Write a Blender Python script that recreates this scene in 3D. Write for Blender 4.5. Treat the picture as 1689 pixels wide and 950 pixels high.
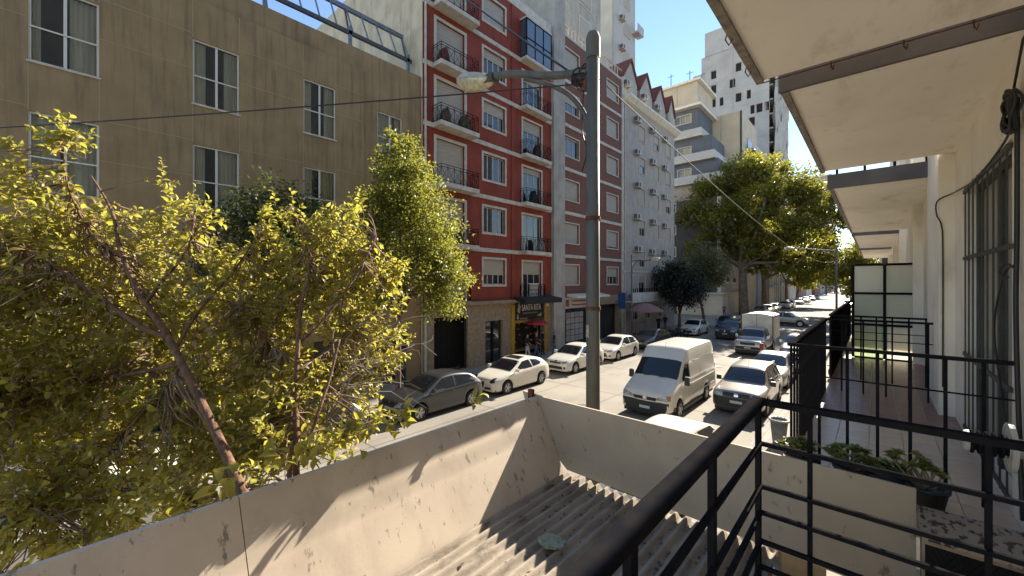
import bpy, bmesh, math, random
import numpy as np
from mathutils import Vector, Matrix
random.seed(7); RNG = np.random.default_rng(11)
for o in list(bpy.data.objects): bpy.data.objects.remove(o)
SC = bpy.context.scene; COL = SC.collection
# ---------------------------------------------------------------- camera
H = 5.1                                   # eye height above the road
YAW = math.radians(42.0); SN, CS = math.sin(YAW), math.cos(YAW); F = 665.0
cd = bpy.data.cameras.new('camera'); cam = bpy.data.objects.new('camera', cd); COL.objects.link(cam)
cam.location = (0, 0, H); cam.rotation_euler = (math.radians(90), 0, YAW)
cd.sensor_width = 36; cd.lens = 36*F/1689; cd.shift_y = -9/1689; cd.clip_end = 3000; cd.clip_start = .05
SC.camera = cam
# ---------------------------------------------------------------- sky and sun
SUN = Vector((-.012, 1, .60)).normalized()
world = bpy.data.worlds.new('World'); SC.world = world; world.use_nodes = True
wn = world.node_tree; bg = wn.nodes['Background']
sky = wn.nodes.new('ShaderNodeTexSky'); sky.sky_type = 'NISHITA'; sky.sun_disc = False
sky.sun_elevation = math.asin(SUN.z); sky.sun_rotation = math.atan2(SUN.x, SUN.y)
sky.air_density = 1.0; sky.dust_density = .0; sky.ozone_density = 1.6
wn.links.new(sky.outputs[0], bg.inputs[0]); bg.inputs[1].default_value = .092
sl = bpy.data.lights.new('sun', 'SUN'); sl.energy = 5.0; sl.angle = math.radians(.55); sl.color = (1, .92, .79)
so = bpy.data.objects.new('sun', sl); COL.objects.link(so); so.location = (0, 0, 60)
so.rotation_euler = (-SUN).to_track_quat('-Z', 'Y').to_euler()
SC.view_settings.view_transform = 'Standard'; SC.view_settings.look = 'None'
SC.view_settings.exposure = 1.56; SC.view_settings.gamma = 1; SC.view_settings.use_curve_mapping = False
# ---------------------------------------------------------------- where things stand
def at(px, py, d):                        # a point from its bearing and its distance along the view
    u = d*(px-844.5)/F
    return Vector((CS*u-SN*d, SN*u+CS*d, H+(466-py)*d/F))
def depth(px, X): return 895.0*X/(px-1443.0)
def yon(px, X): return (depth(px, X)+SN*X)/CS         # distance down the street of a bearing on the plane x = X
# ---------------------------------------------------------------- mesh builder
class MB:
    def __init__(s): s.v = []; s.f = []; s.m = []; s.cm = 0
    def mat(s, i): s.cm = i; return s
    def face(s, *pts):
        n = len(s.v); s.v += [tuple(p) for p in pts]; s.f.append(tuple(range(n, n+len(pts)))); s.m.append(s.cm); return s
    def box(s, x0, x1, y0, y1, z0, z1):
        n = len(s.v)
        s.v += [(x0,y0,z0),(x1,y0,z0),(x1,y1,z0),(x0,y1,z0),(x0,y0,z1),(x1,y0,z1),(x1,y1,z1),(x0,y1,z1)]
        for f in ((3,2,1,0),(4,5,6,7),(0,1,5,4),(1,2,6,5),(2,3,7,6),(3,0,4,7)):
            s.f.append(tuple(n+i for i in f)); s.m.append(s.cm)
        return s
    def bar(s, a, b, w, h, up=(0,0,1)):   # box from a to b, w across, h along up
        a = Vector(a); b = Vector(b); d = (b-a).normalized(); up = Vector(up)
        x = d.cross(up)
        if x.length < 1e-4: x = d.cross(Vector((0,1,0)))
        x.normalize(); u = x.cross(d)
        n = len(s.v)
        for p in (a, b):
            for i, j in ((-1,-1),(1,-1),(1,1),(-1,1)): s.v.append(tuple(p+x*(i*w/2)+u*(j*h/2)))
        for f in ((0,1,2,3),(7,6,5,4),(0,4,5,1),(1,5,6,2),(2,6,7,3),(3,7,4,0)):
            s.f.append(tuple(n+i for i in f)); s.m.append(s.cm)
        return s
    def tube(s, pts, r, n=8, cap=True):
        pts = [Vector(p) for p in pts]; rs = r if isinstance(r, (list, tuple)) else [r]*len(pts)
        ref = None; rings = []
        for i, p in enumerate(pts):
            d = (pts[min(i+1, len(pts)-1)]-pts[max(i-1, 0)])
            if d.length < 1e-7: d = Vector((0,0,1))
            d.normalize()
            if ref is None: ref = d.orthogonal().normalized()
            x = (ref-d*ref.dot(d))
            if x.length < 1e-5: x = d.orthogonal()
            x.normalize(); ref = x; y = d.cross(x)
            b = len(s.v); rings.append(b)
            for k in range(n):
                a = 2*math.pi*k/n; s.v.append(tuple(p+(x*math.cos(a)+y*math.sin(a))*rs[i]))
        for i in range(len(pts)-1):
            for k in range(n):
                a, b = rings[i], rings[i+1]; k2 = (k+1) % n
                s.f.append((a+k, a+k2, b+k2, b+k)); s.m.append(s.cm)
        if cap:
            s.f.append(tuple(rings[0]+k for k in reversed(range(n)))); s.m.append(s.cm)
            s.f.append(tuple(rings[-1]+k for k in range(n))); s.m.append(s.cm)
        return s
    def lathe(s, prof, n=20, axis='z', c=(0,0,0)):
        rings = []
        for r, h in prof:
            b = len(s.v); rings.append(b)
            for k in range(n):
                a = 2*math.pi*k/n; p = (r*math.cos(a), r*math.sin(a), h)
                if axis == 'x': p = (p[2], p[0], p[1])
                elif axis == 'y': p = (p[1], p[2], p[0])
                s.v.append((p[0]+c[0], p[1]+c[1], p[2]+c[2]))
        for i in range(len(prof)-1):
            for k in range(n):
                k2 = (k+1) % n
                s.f.append((rings[i]+k, rings[i]+k2, rings[i+1]+k2, rings[i+1]+k)); s.m.append(s.cm)
        return s
    def prism(s, poly, axis, a, b):       # poly of 2-D points, extruded along axis from a to b
        n = len(poly); o = len(s.v)
        for t in (a, b):
            for p, q in poly:
                s.v.append({'x':(t,p,q), 'y':(p,t,q), 'z':(p,q,t)}[axis])
        s.f.append(tuple(o+i for i in reversed(range(n)))); s.m.append(s.cm)
        s.f.append(tuple(o+n+i for i in range(n))); s.m.append(s.cm)
        for i in range(n):
            j = (i+1) % n; s.f.append((o+i, o+j, o+n+j, o+n+i)); s.m.append(s.cm)
        return s
    def mesh(s, name, mats, off=None, smooth=False, fix=True):
        me = bpy.data.meshes.new(name)
        v = s.v if off is None else [(a-off[0], b-off[1], c-off[2]) for a, b, c in s.v]
        me.from_pydata(v, [], s.f)
        for m in (mats if isinstance(mats, (list, tuple)) else [mats]): me.materials.append(m)
        if any(s.m): me.polygons.foreach_set('material_index', s.m)
        if fix:
            bm = bmesh.new(); bm.from_mesh(me); bmesh.ops.recalc_face_normals(bm, faces=bm.faces); bm.to_mesh(me); bm.free()
        if smooth: me.polygons.foreach_set('use_smooth', [True]*len(me.polygons))
        me.update(); return me
def put(name, me, parent=None, loc=(0,0,0), rot=None, scale=None):
    o = bpy.data.objects.new(name, me); COL.objects.link(o); o.location = loc
    if rot is not None: o.rotation_euler = rot
    if scale is not None: o.scale = scale
    if parent is not None: o.parent = parent
    return o
def root_loc(p):
    v = Vector((0,0,0))
    while p is not None: v += p.location; p = p.parent
    return v
def part(name, mb, mats, parent=None, smooth=False, world=True):    # a mesh built in world coordinates, hung under its thing
    off = root_loc(parent) if (parent is not None and world) else None
    return put(name, mb.mesh(name, mats, off, smooth), parent)
def tag(o, label=None, cat=None, group=None, kind=None):
    if label: o['label'] = label
    if cat: o['category'] = cat
    if group: o['group'] = group
    if kind: o['kind'] = kind
    return o
def empty(name, loc=(0,0,0), rz=0):
    o = bpy.data.objects.new(name, None); COL.objects.link(o); o.location = loc; o.rotation_euler = (0,0,rz); o.empty_display_size = .3
    return o
def copy_tree(o, parent=None):
    c = o.copy(); COL.objects.link(c); c.parent = parent
    for ch in list(o.children): copy_tree(ch, c)
    return c
def bevel(o, w=.01, n=2):
    m = o.modifiers.new('bevel', 'BEVEL'); m.width = w; m.segments = n; m.limit_method = 'ANGLE'; return o
# ---------------------------------------------------------------- materials
MATS = {}
def mat(name, col, rough=.8, col2=None, scale=3.0, amount=1.0, bump=0, bscale=40, metal=0, spec=.5, stretch=(1,1,1), coat=0, detail=6, rand=0, lo=.35, hi=.65):
    if name in MATS: return MATS[name]
    m = bpy.data.materials.new(name); m.use_nodes = True; MATS[name] = m
    nt = m.node_tree; b = nt.nodes['Principled BSDF']
    b.inputs['Base Color'].default_value = (*col, 1); b.inputs['Roughness'].default_value = rough
    b.inputs['Metallic'].default_value = metal; b.inputs['Specular IOR Level'].default_value = spec
    b.inputs['Coat Weight'].default_value = coat; b.inputs['Coat Roughness'].default_value = .04
    tc = nt.nodes.new('ShaderNodeTexCoord'); mp = nt.nodes.new('ShaderNodeMapping'); mp.inputs['Scale'].default_value = stretch
    nt.links.new(tc.outputs['Object'], mp.inputs[0])
    out = None
    if col2 is not None:
        no = nt.nodes.new('ShaderNodeTexNoise'); no.inputs['Scale'].default_value = scale; no.inputs['Detail'].default_value = detail
        nt.links.new(mp.outputs[0], no.inputs['Vector'])
        mr = nt.nodes.new('ShaderNodeMapRange'); mr.inputs[1].default_value = lo; mr.inputs[2].default_value = hi; mr.inputs[4].default_value = amount
        nt.links.new(no.outputs[0], mr.inputs[0])
        mx = nt.nodes.new('ShaderNodeMix'); mx.data_type = 'RGBA'; mx.inputs[6].default_value = (*col, 1); mx.inputs[7].default_value = (*col2, 1)
        nt.links.new(mr.outputs[0], mx.inputs[0]); out = mx.outputs[2]
    if rand:
        oi = nt.nodes.new('ShaderNodeObjectInfo'); hs = nt.nodes.new('ShaderNodeHueSaturation')
        r2 = nt.nodes.new('ShaderNodeMapRange'); r2.inputs[3].default_value = 1-rand; r2.inputs[4].default_value = 1+rand
        nt.links.new(oi.outputs['Random'], r2.inputs[0]); nt.links.new(r2.outputs[0], hs.inputs['Value'])
        if out is not None: nt.links.new(out, hs.inputs['Color'])
        else: hs.inputs['Color'].default_value = (*col, 1)
        out = hs.outputs[0]
    if out is not None: nt.links.new(out, b.inputs['Base Color'])
    m['out'] = 0
    if bump:
        nb = nt.nodes.new('ShaderNodeTexNoise'); nb.inputs['Scale'].default_value = bscale; nb.inputs['Detail'].default_value = 5
        nt.links.new(mp.outputs[0], nb.inputs['Vector'])
        bp = nt.nodes.new('ShaderNodeBump'); bp.inputs['Strength'].default_value = bump; bp.inputs['Distance'].default_value = .02
        nt.links.new(nb.outputs[0], bp.inputs['Height']); nt.links.new(bp.outputs[0], b.inputs['Normal'])
    return m
def add_stain(m, col, scale, stretch, lo, hi, amount, zfade=None):  # a second layer of stains with a shape of its own
    nt = m.node_tree; b = nt.nodes['Principled BSDF']; tc = nt.nodes.new('ShaderNodeTexCoord'); mp = nt.nodes.new('ShaderNodeMapping'); mp.inputs['Scale'].default_value = stretch
    nt.links.new(tc.outputs['Object'], mp.inputs[0]); no = nt.nodes.new('ShaderNodeTexNoise'); no.inputs['Scale'].default_value = scale; no.inputs['Detail'].default_value = 7; no.inputs['Roughness'].default_value = .65
    nt.links.new(mp.outputs[0], no.inputs['Vector']); mr = nt.nodes.new('ShaderNodeMapRange'); mr.inputs[1].default_value = lo; mr.inputs[2].default_value = hi; mr.inputs[4].default_value = amount
    nt.links.new(no.outputs[0], mr.inputs[0]); fac = mr.outputs[0]
    if zfade:
        sp = nt.nodes.new('ShaderNodeSeparateXYZ'); nt.links.new(tc.outputs['Object'], sp.inputs[0])
        r = nt.nodes.new('ShaderNodeMapRange'); r.inputs[1].default_value = zfade[0]; r.inputs[2].default_value = zfade[1]; nt.links.new(sp.outputs[2], r.inputs[0])
        mu = nt.nodes.new('ShaderNodeMath'); mu.operation = 'MULTIPLY'; nt.links.new(fac, mu.inputs[0]); nt.links.new(r.outputs[0], mu.inputs[1]); fac = mu.outputs[0]
    mx = nt.nodes.new('ShaderNodeMix'); mx.data_type = 'RGBA'; mx.inputs[7].default_value = (*col, 1)
    src = b.inputs['Base Color']
    if src.is_linked: nt.links.new(src.links[0].from_socket, mx.inputs[6])
    else: mx.inputs[6].default_value = src.default_value
    nt.links.new(fac, mx.inputs[0]); nt.links.new(mx.outputs[2], src); return m
def glass(name, tint=(.88,.9,.88), clear=.55, rough=.02):
    if name in MATS: return MATS[name]
    m = bpy.data.materials.new(name); m.use_nodes = True; MATS[name] = m; nt = m.node_tree; nt.nodes.clear()
    o = nt.nodes.new('ShaderNodeOutputMaterial'); t = nt.nodes.new('ShaderNodeBsdfTransparent'); t.inputs[0].default_value = (*tint, 1)
    g = nt.nodes.new('ShaderNodeBsdfGlossy'); g.inputs['Roughness'].default_value = rough
    fr = nt.nodes.new('ShaderNodeFresnel'); fr.inputs[0].default_value = 1.5
    mx = nt.nodes.new('ShaderNodeMixShader'); nt.links.new(fr.outputs[0], mx.inputs[0]); nt.links.new(t.outputs[0], mx.inputs[1]); nt.links.new(g.outputs[0], mx.inputs[2])
    nt.links.new(mx.outputs[0], o.inputs[0]); return m
def leafmat(name, c1, c2, trans, tw=.45, rough=.45):
    m = bpy.data.materials.new(name); m.use_nodes = True; nt = m.node_tree; nt.nodes.clear(); MATS[name] = m
    o = nt.nodes.new('ShaderNodeOutputMaterial'); p = nt.nodes.new('ShaderNodeBsdfPrincipled'); p.inputs['Roughness'].default_value = rough
    t = nt.nodes.new('ShaderNodeBsdfTranslucent'); ge = nt.nodes.new('ShaderNodeNewGeometry'); oi = nt.nodes.new('ShaderNodeObjectInfo')
    ad = nt.nodes.new('ShaderNodeMath'); ad.operation = 'ADD'; fr = nt.nodes.new('ShaderNodeMath'); fr.operation = 'FRACT'
    nt.links.new(ge.outputs['Random Per Island'], ad.inputs[0]); nt.links.new(oi.outputs['Random'], ad.inputs[1]); nt.links.new(ad.outputs[0], fr.inputs[0])
    mx = nt.nodes.new('ShaderNodeMix'); mx.data_type = 'RGBA'; mx.inputs[6].default_value = (*c1, 1); mx.inputs[7].default_value = (*c2, 1)
    nt.links.new(fr.outputs[0], mx.inputs[0]); nt.links.new(mx.outputs[2], p.inputs['Base Color'])
    hs = nt.nodes.new('ShaderNodeMix'); hs.data_type = 'RGBA'; hs.blend_type = 'MULTIPLY'; hs.inputs[0].default_value = .0
    m2 = nt.nodes.new('ShaderNodeMix'); m2.data_type = 'RGBA'; m2.inputs[6].default_value = (*trans, 1); m2.inputs[7].default_value = (trans[0]*.65, trans[1]*.75, trans[2]*.6, 1)
    nt.links.new(fr.outputs[0], m2.inputs[0]); nt.links.new(m2.outputs[2], t.inputs[0])
    ms = nt.nodes.new('ShaderNodeMixShader'); ms.inputs[0].default_value = tw
    nt.links.new(p.outputs[0], ms.inputs[1]); nt.links.new(t.outputs[0], ms.inputs[2]); nt.links.new(ms.outputs[0], o.inputs[0]); return m
M = {}
M['road'] = mat('road', (.275,.24,.19), .9, (.215,.187,.15), .35, bump=.15, bscale=60)
add_stain(M['road'], (.13,.11,.09), .9, (1,.18,1), .52, .72, .65); add_stain(M['road'], (.10,.085,.07), 2.6, (1,1,1), .62, .7, .6)
M['pave'] = mat('pave', (.33,.29,.235), .9, (.25,.22,.18), 1.2, bump=.2, bscale=30)
M['kerb'] = mat('kerb', (.33,.31,.28), .9, (.22,.2,.18), 4, bump=.2)
M['ground'] = mat('ground', (.2,.19,.17), .95, (.14,.13,.12), .1)
M['black'] = mat('black_iron', (.013,.0135,.017), .8, (.022,.02,.02), 12, spec=0)
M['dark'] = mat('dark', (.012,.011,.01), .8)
M['cream'] = mat('cream_plaster', (.82,.76,.65), .9, (.72,.66,.56), 1.6, bump=.12, bscale=25)
add_stain(M['cream'], (.36,.30,.22), 2.2, (1,1,.5), .55, .75, .5)
M['ceil'] = mat('ceiling_paint', (.88,.82,.71), .9, (.79,.73,.62), .9, bump=.15, bscale=18)
add_stain(M['ceil'], (.56,.48,.36), 7, (1,.7,1), .60, .66, .3); add_stain(M['ceil'], (.30,.25,.19), .8, (1,.5,1), .58, .8, .4); add_stain(M['ceil'], (.40,.32,.22), 3.5, (1,.35,1), .56, .72, .5)
M['fascia'] = mat('fascia_grey', (.07,.062,.058), .75, (.1,.09,.085), 3, bump=.2)
M['panel'] = mat('awning_panel', (.66,.545,.42), .85, (.58,.47,.36), 2.4, bump=.025, bscale=60)
add_stain(M['panel'], (.16,.12,.09), 15, (.6,1.2,.5), .60, .66, .75)
add_stain(M['panel'], (.34,.27,.2), 2.6, (1,1,.5), .5, .72, .5)
M['sheet'] = mat('fibre_cement', (.36,.30,.23), .95, (.22,.18,.135), 6, bump=.2, bscale=45, stretch=(1,.35,1))
add_stain(M['sheet'], (.10,.075,.055), 9, (1,.4,1), .55, .68, .8)
M['rust'] = mat('rust', (.16,.05,.03), .9, (.08,.03,.02), 20, bump=.3)
M['galv'] = mat('galvanised_grey', (.135,.135,.12), .65, (.085,.085,.075), 8, metal=.2, bump=.1, stretch=(1,1,.2))
M['lampbody'] = mat('lamp_body', (.45,.45,.40), .5, (.32,.3,.24), 9)
M['diffuser'] = mat('lamp_diffuser', (.55,.52,.40), .25, (.36,.31,.18), 14, spec=.6)
M['cable'] = mat('cable', (.015,.014,.014), .5)
M['cablew'] = mat('cable_pale', (.13,.125,.12), .8)
M['bark'] = mat('bark', (.16,.10,.06), .95, (.08,.05,.035), 14, bump=.6, bscale=30, stretch=(1,1,.3))
M['barkr'] = mat('bark_red', (.19,.095,.05), .9, (.09,.05,.03), 18, bump=.6, bscale=40, stretch=(1,1,.35))
M['twig'] = mat('twig', (.24,.19,.14), .9, (.12,.09,.07), 10)
M['barkp'] = mat('bark_plane', (.19,.15,.11), .95, (.08,.065,.05), 3, bump=.5)
M['white'] = mat('white_paint', (.72,.68,.6), .75, (.58,.54,.47), 2, bump=.05)
M['trim'] = mat('white_trim', (.56,.51,.44), .75, (.42,.38,.32), 3, bump=.05)
M['alu'] = mat('white_aluminium', (.62,.6,.55), .4)
M['shutter'] = mat('shutter', (.42,.38,.32), .7, (.34,.30,.25), 2, stretch=(1,1,12))
M['pane'] = mat('pane', (.02,.024,.03), .04, spec=.8)
M['panew'] = mat('pane_far', (.06,.07,.08), .1, (.16,.16,.15), .8, spec=.8)
M['curtain'] = mat('curtain', (.78,.73,.63), .9, (.58,.53,.45), 5, stretch=(1,1,.05))
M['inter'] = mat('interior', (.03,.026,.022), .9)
M['gl'] = glass('window_glass')
# ================================================================ the setting: ground, road, pavements
XB = -17.5                                # building line across the street
KF, KN = -14.2, -2.85                     # far and near kerb
def struct(name, mb, m, parent=None): return tag(part(name, mb, m, parent), kind='structure')
struct('ground', MB().box(-600, 500, -200, 1400, -.6, -.02), M['ground'])
C0, C1 = 53.5, 63.5                       # the cross street
r = MB()
r.face((KF,-60,.004),(KN,-60,.004),(KN,700,.004),(KF,700,.004))
struct('road', r, M['road'])
r = MB()
for x0, x1 in ((-300, KF), (KN, 200)): r.face((x0,C0,.002),(x1,C0,.002),(x1,C1,.002),(x0,C1,.002))
struct('cross_street', r, M['road'])
jm = mat('road_joint', (.10,.09,.08), .95, (.16,.14,.12), 3)
j = MB()                                  # joints between the concrete slabs of the roadway
for k in range(3):
    x = KF+(k+.9)*2.9
    j.face((x-.02,-40,.008),(x+.02,-40,.008),(x+.02,C0,.008),(x-.02,C0,.008)); j.face((x-.02,C1,.008),(x+.02,C1,.008),(x+.02,300,.008),(x-.02,300,.008))
for k in range(24):
    y = -30+k*5.2
    if C0-1 < y < C1+1: continue
    j.face((KF,y-.018,.0085),(KN,y-.018,.0085),(KN,y+.018,.0085),(KF,y+.018,.0085))
tag(part('road_joints', j, jm), kind='structure')
def pavement(name, x0, x1, y0, y1, kx):
    o = struct(name, MB().box(x0, x1, y0, y1, -.3, .13), M['pave'])
    s = 1 if kx > (x0+x1)/2 else -1
    k = MB(); a, b = sorted((kx, kx+s*.16)); k.box(a, b, y0, y1, -.3, .142)
    part('kerb', k, M['kerb'], o)
pavement('pavement_far', XB-1, KF-.16, -60, C0, KF-.16)
pavement('pavement_near', KN+.16, 1.0, -60, C0, KN+.16)
pavement('pavement_beyond_far', XB-1, KF-.16, C1, 500, KF-.16)
pavement('pavement_beyond_near', KN+.16, 3.0, C1, 500, KN+.16)
# ================================================================ our own building: wall, balconies overhead, floors
WX, EX = .62, -.48                        # wall plane, balcony edge
FZ, CZ = H-1.40, H+1.35                   # balcony floor, underside of the balconies above
bld = empty('apartment_building', (WX, 6, 0))
w = MB()
# wall with the barred window opening
def wall_holes(mb, X, Y0, Y1, Z0, Z1, ops, depth=.22, sx=1):
    ys = sorted({Y0, Y1, *[q for o in ops for q in o[:2]]}); zs = sorted({Z0, Z1, *[q for o in ops for q in o[2:4]]})
    for i in range(len(ys)-1):
        for k in range(len(zs)-1):
            cy, cz = (ys[i]+ys[i+1])/2, (zs[k]+zs[k+1])/2
            if any(o[0] < cy < o[1] and o[2] < cz < o[3] for o in ops): continue
            mb.face((X,ys[i],zs[k]),(X,ys[i+1],zs[k]),(X,ys[i+1],zs[k+1]),(X,ys[i],zs[k+1]))
    xi = X-sx*depth
    for a, b, c, d in [o[:4] for o in ops]:
        mb.face((X,a,c),(xi,a,c),(xi,a,d),(X,a,d)); mb.face((X,b,c),(X,b,d),(xi,b,d),(xi,b,c))
        mb.face((X,a,c),(X,b,c),(xi,b,c),(xi,a,c)); mb.face((X,a,d),(xi,a,d),(xi,b,d),(X,b,d))
    return mb
WY0, WY1, WZ1 = 3.86, 5.52, H+.88
wall_holes(w, WX, -6, 6.2, FZ-.16, CZ+4, [(WY0, WY1, FZ+.02, WZ1)], .2, -1)
w.box(WX+.2, 9, -6, 36.2, 0, 9.5)
w.box(WX, WX+.2, -6, 6.2, 0, FZ-.16)
w.box(.50, WX+.2, 6.2, 7.42, 0, 9.5)                       # pilaster
w.face((WX,7.42,0),(WX,36.2,0),(WX,36.2,9.5),(WX,7.42,9.5))
for y in (9.9, 15.2, 21, 27): w.box(.49, WX+.1, y, y+.7, 0, 9.4)
part('wall', w, M['cream'], bld)
def slab(name, x0, y0, y1, z, t=.17, fascia=True):
    o = part(name, MB().box(x0, WX+.1, y0, y1, z, z+t), M['ceil'], bld)
    part('drip_edge', MB().box(x0-.012, x0+.03, y0+.002, y1-.002, z-.022, z-.001), mat('drip_edge', (.17,.14,.12), .9, (.3,.26,.2), 20, bump=.4), o)
    if fascia:
        part('fascia', MB().box(x0-.03, WX+.1, y0-.03, y0-.001, z-.004, z+t+.03).box(x0-.03, x0-.001, y0, y1, z-.004+.03, z+t+.03), M['fascia'], o)
    return o
s1 = slab('balcony_slab', -.58, -4, 3.12, CZ, .17, False)
part('fascia', MB().box(-.61, -.581, -4, 3.12, CZ+.03, CZ+.22).box(-.61, WX, 3.1205, 3.15, CZ+.03, CZ+.22), mat('fascia_beige', (.5,.43,.33), .9, (.3,.25,.2), 6), s1)
slab('balcony_slab', EX, 3.42, 6.18, CZ); slab('balcony_slab', EX, 7.40, 14.3, CZ); slab('balcony_slab', EX, 15.3, 21, CZ); slab('balcony_slab', EX, 22.2, 30, CZ)
# storeys above, so that the light comes only from the street
part('upper_wall', MB().box(WX+.1, 9, -6, 36.2, 9.5, 25), M['cream'], bld)
# railing of the balcony above the gap
ur = MB().box(-.45, WX, 7.40, 7.43, CZ+.62, CZ+.66)
for k in range(4): ur.box(-.42+k*.3, -.39+k*.3, 7.40, 7.43, CZ+.2, CZ+.62)
part('upper_railing', ur, M['black'], bld)
# balcony floors
fl = part('floor_slab', MB().box(EX, WX, 3.5, 14, FZ-.16, FZ-.012), M['cream'], bld)
part('floor_slab', MB().box(-.44, WX, -4, 2.5, FZ-.42, FZ-.26), M['cream'], bld)
part('floor_slab', MB().box(EX, WX, 15.2, 30, FZ-.16, FZ), M['cream'], bld)
tc = mat('tile_cream', (.66,.52,.38), .3, (.56,.43,.31), 5, rand=.08, spec=.5, bump=.03)
tr = mat('tile_red', (.27,.145,.115), .35, (.19,.10,.08), 6, rand=.12, spec=.5, bump=.05)
tw, tl = (WX-EX)/5, .30
tile_me = MB().box(0, tw-.006, 0, tl-.006, 0, .012)
ma, mb_ = tile_me.mesh('tile', tc), tile_me.mesh('tile', tr)
n = int((10.0-3.5)/tl)
for i in range(n):
    for k in range(5):
        y = 3.5+i*tl
        put('tile', ma if y < 5.45 else mb_, fl, (EX+.003+k*tw, y, FZ-.0125) if False else Vector((EX+.003+k*tw, y, FZ-.0125))-root_loc(fl))
tag(bld, 'cream plastered apartment building with deep balcony slabs and barred window', 'building')
# barred window
bw = empty('window', Vector((WX, (WY0+WY1)/2, FZ))-bld.location); bw.parent = bld
grn = mat('window_frame_grey', (.04,.042,.037), .6, (.065,.065,.058), 8)
f = MB()
for a, b, c, d in ((WY0,WY1,WZ1-.06,WZ1),(WY0,WY0+.06,FZ+.02,WZ1),(WY1-.06,WY1,FZ+.02,WZ1),((WY0+WY1)/2-.05,(WY0+WY1)/2+.05,FZ+.02,WZ1-.06)): f.box(WX+.07, WX+.13, a, b, c, d)
part('frame', f, grn, bw)
part('pane', MB().box(WX+.10, WX+.11, WY0+.06, WY1-.06, FZ+.02, WZ1-.06), mat('reflection_pane', (.42,.41,.35), .35, (.30,.29,.25), 3, stretch=(1,1,.2)), bw)  # pale reflection and the curtain behind are put into the pane's colour
bar_me = MB().bar((0,0,FZ+.05-H),(0,0,WZ1-.02-H),.010,.010,(0,1,0)).mesh('bar', grn)
for k in range(9): put('bar', bar_me, bw, Vector((WX-.012, WY0+.05+k*(WY1-WY0-.1)/8, H))-root_loc(bw))
for z in (WZ1-.05, FZ+1.62, FZ+.75, FZ+.08): part('cross_bar', MB().box(WX-.018, WX-.004, WY0-.04, WY1+.04, z-.016, z+.016), grn, bw)
# small fittings on the wall
hp = [(Vector((-.595, yon(px, -.595), CZ)), 0) for px in (1201,1233)]+[(Vector((x,3.135,CZ)), 1) for x in (-.2,.12,.38)]
for p, k in hp:
    q = [p+Vector((0,0,.03)), p+Vector((-.015,0,-.02)), p+Vector((0,.012,-.05)), p+Vector((.02,0,-.03))] if k == 0 else [p+Vector((0,0,.03)), p+Vector((0,.015,-.025)), p+Vector((.01,.005,-.05)), p+Vector((.015,-.015,-.03))]
    tag(part('wire_hook', MB().tube(q, .004, 6), M['rust']), 'small rusty hook on the street edge of the balcony ceiling' if k == 0 else 'small rusty hook on the cross edge of the balcony ceiling', 'hook', 'hooks on the balcony ceiling')
wire = MB().tube([(-.59,.6,CZ-.012),(-.59,3.1,CZ-.012),(-.57,3.13,CZ-.014),(.6,3.135,CZ-.008)], .004, 6)
tag(part('edge_wire', wire, M['rust']), 'thin rusty wire strung along the balcony ceiling edge', 'wire')
coil = MB(); c = Vector((.575, 3.64, H+.985))
for k in range(9):
    ox, oy, oz, rr = random.uniform(-.012,.02), random.uniform(-.02,.02), random.uniform(-.02,.02), random.uniform(.085,.125)
    coil.tube([(c.x+ox+.01*math.sin(3*a+k), c.y+oy+rr*math.cos(a), c.z+oz+rr*1.05*math.sin(a)) for a in [t*2*math.pi/22 for t in range(23)]], .0065, 6)
coil.tube([(.59,3.66,c.z+.1),(.6,3.5,c.z+.34),(.6,3.2,CZ)], .006, 6)
pts = [(.585,3.66,c.z-.1),(.60,4.1,H+.86),(.6,4.9,H+.83),(.605,5.6,H+.88),(.59,6.15,H+.92),(.49,6.17,H+.86),(.485,6.19,H+.72),(.52,6.18,H+.60),(.53,6.185,H+.3),(.53,6.185,FZ+.3)]
def smooth(pts, n=4):
    P = [Vector(p) for p in pts]; out = []
    for i in range(len(P)-1):
        a, b, c2, d = P[max(i-1,0)], P[i], P[i+1], P[min(i+2,len(P)-1)]
        for k in range(n):
            t = k/n; out.append(.5*((2*b)+(c2-a)*t+(2*a-5*b+4*c2-d)*t*t+(3*b-a-3*c2+d)*t**3))
    return out+[P[-1]]
coil.tube(smooth(pts, 6), .0065, 6)
tag(part('cable_coil', coil, M['cable'], smooth=True), 'coil of black cable hung on the wall with its lead running along it', 'cable')
lc = MB()
lc.tube(smooth([(.60,3.62,CZ-.3),(.60,3.625,H+.3),(.595,3.62,H-.1),(.60,3.61,H-.6),(.6,3.5,H-1.3)],5), .011, 6)
lc.tube(smooth([(.59,3.62,H+.1),(.57,3.7,H+.06),(.56,3.85,H-.12),(.57,4.0,H-.35),(.58,3.85,H-.7),(.57,3.6,H-.95)],5), .005, 6)
lc.tube(smooth([(.59,3.62,H+.08),(.57,3.68,H+.11),(.55,3.72,H+.06),(.575,3.66,H+.03)],4), .005, 5)
tag(part('loose_cables', lc, M['cable'], smooth=True), 'loose black cables hanging down the wall beside the barred window', 'cable')
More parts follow.
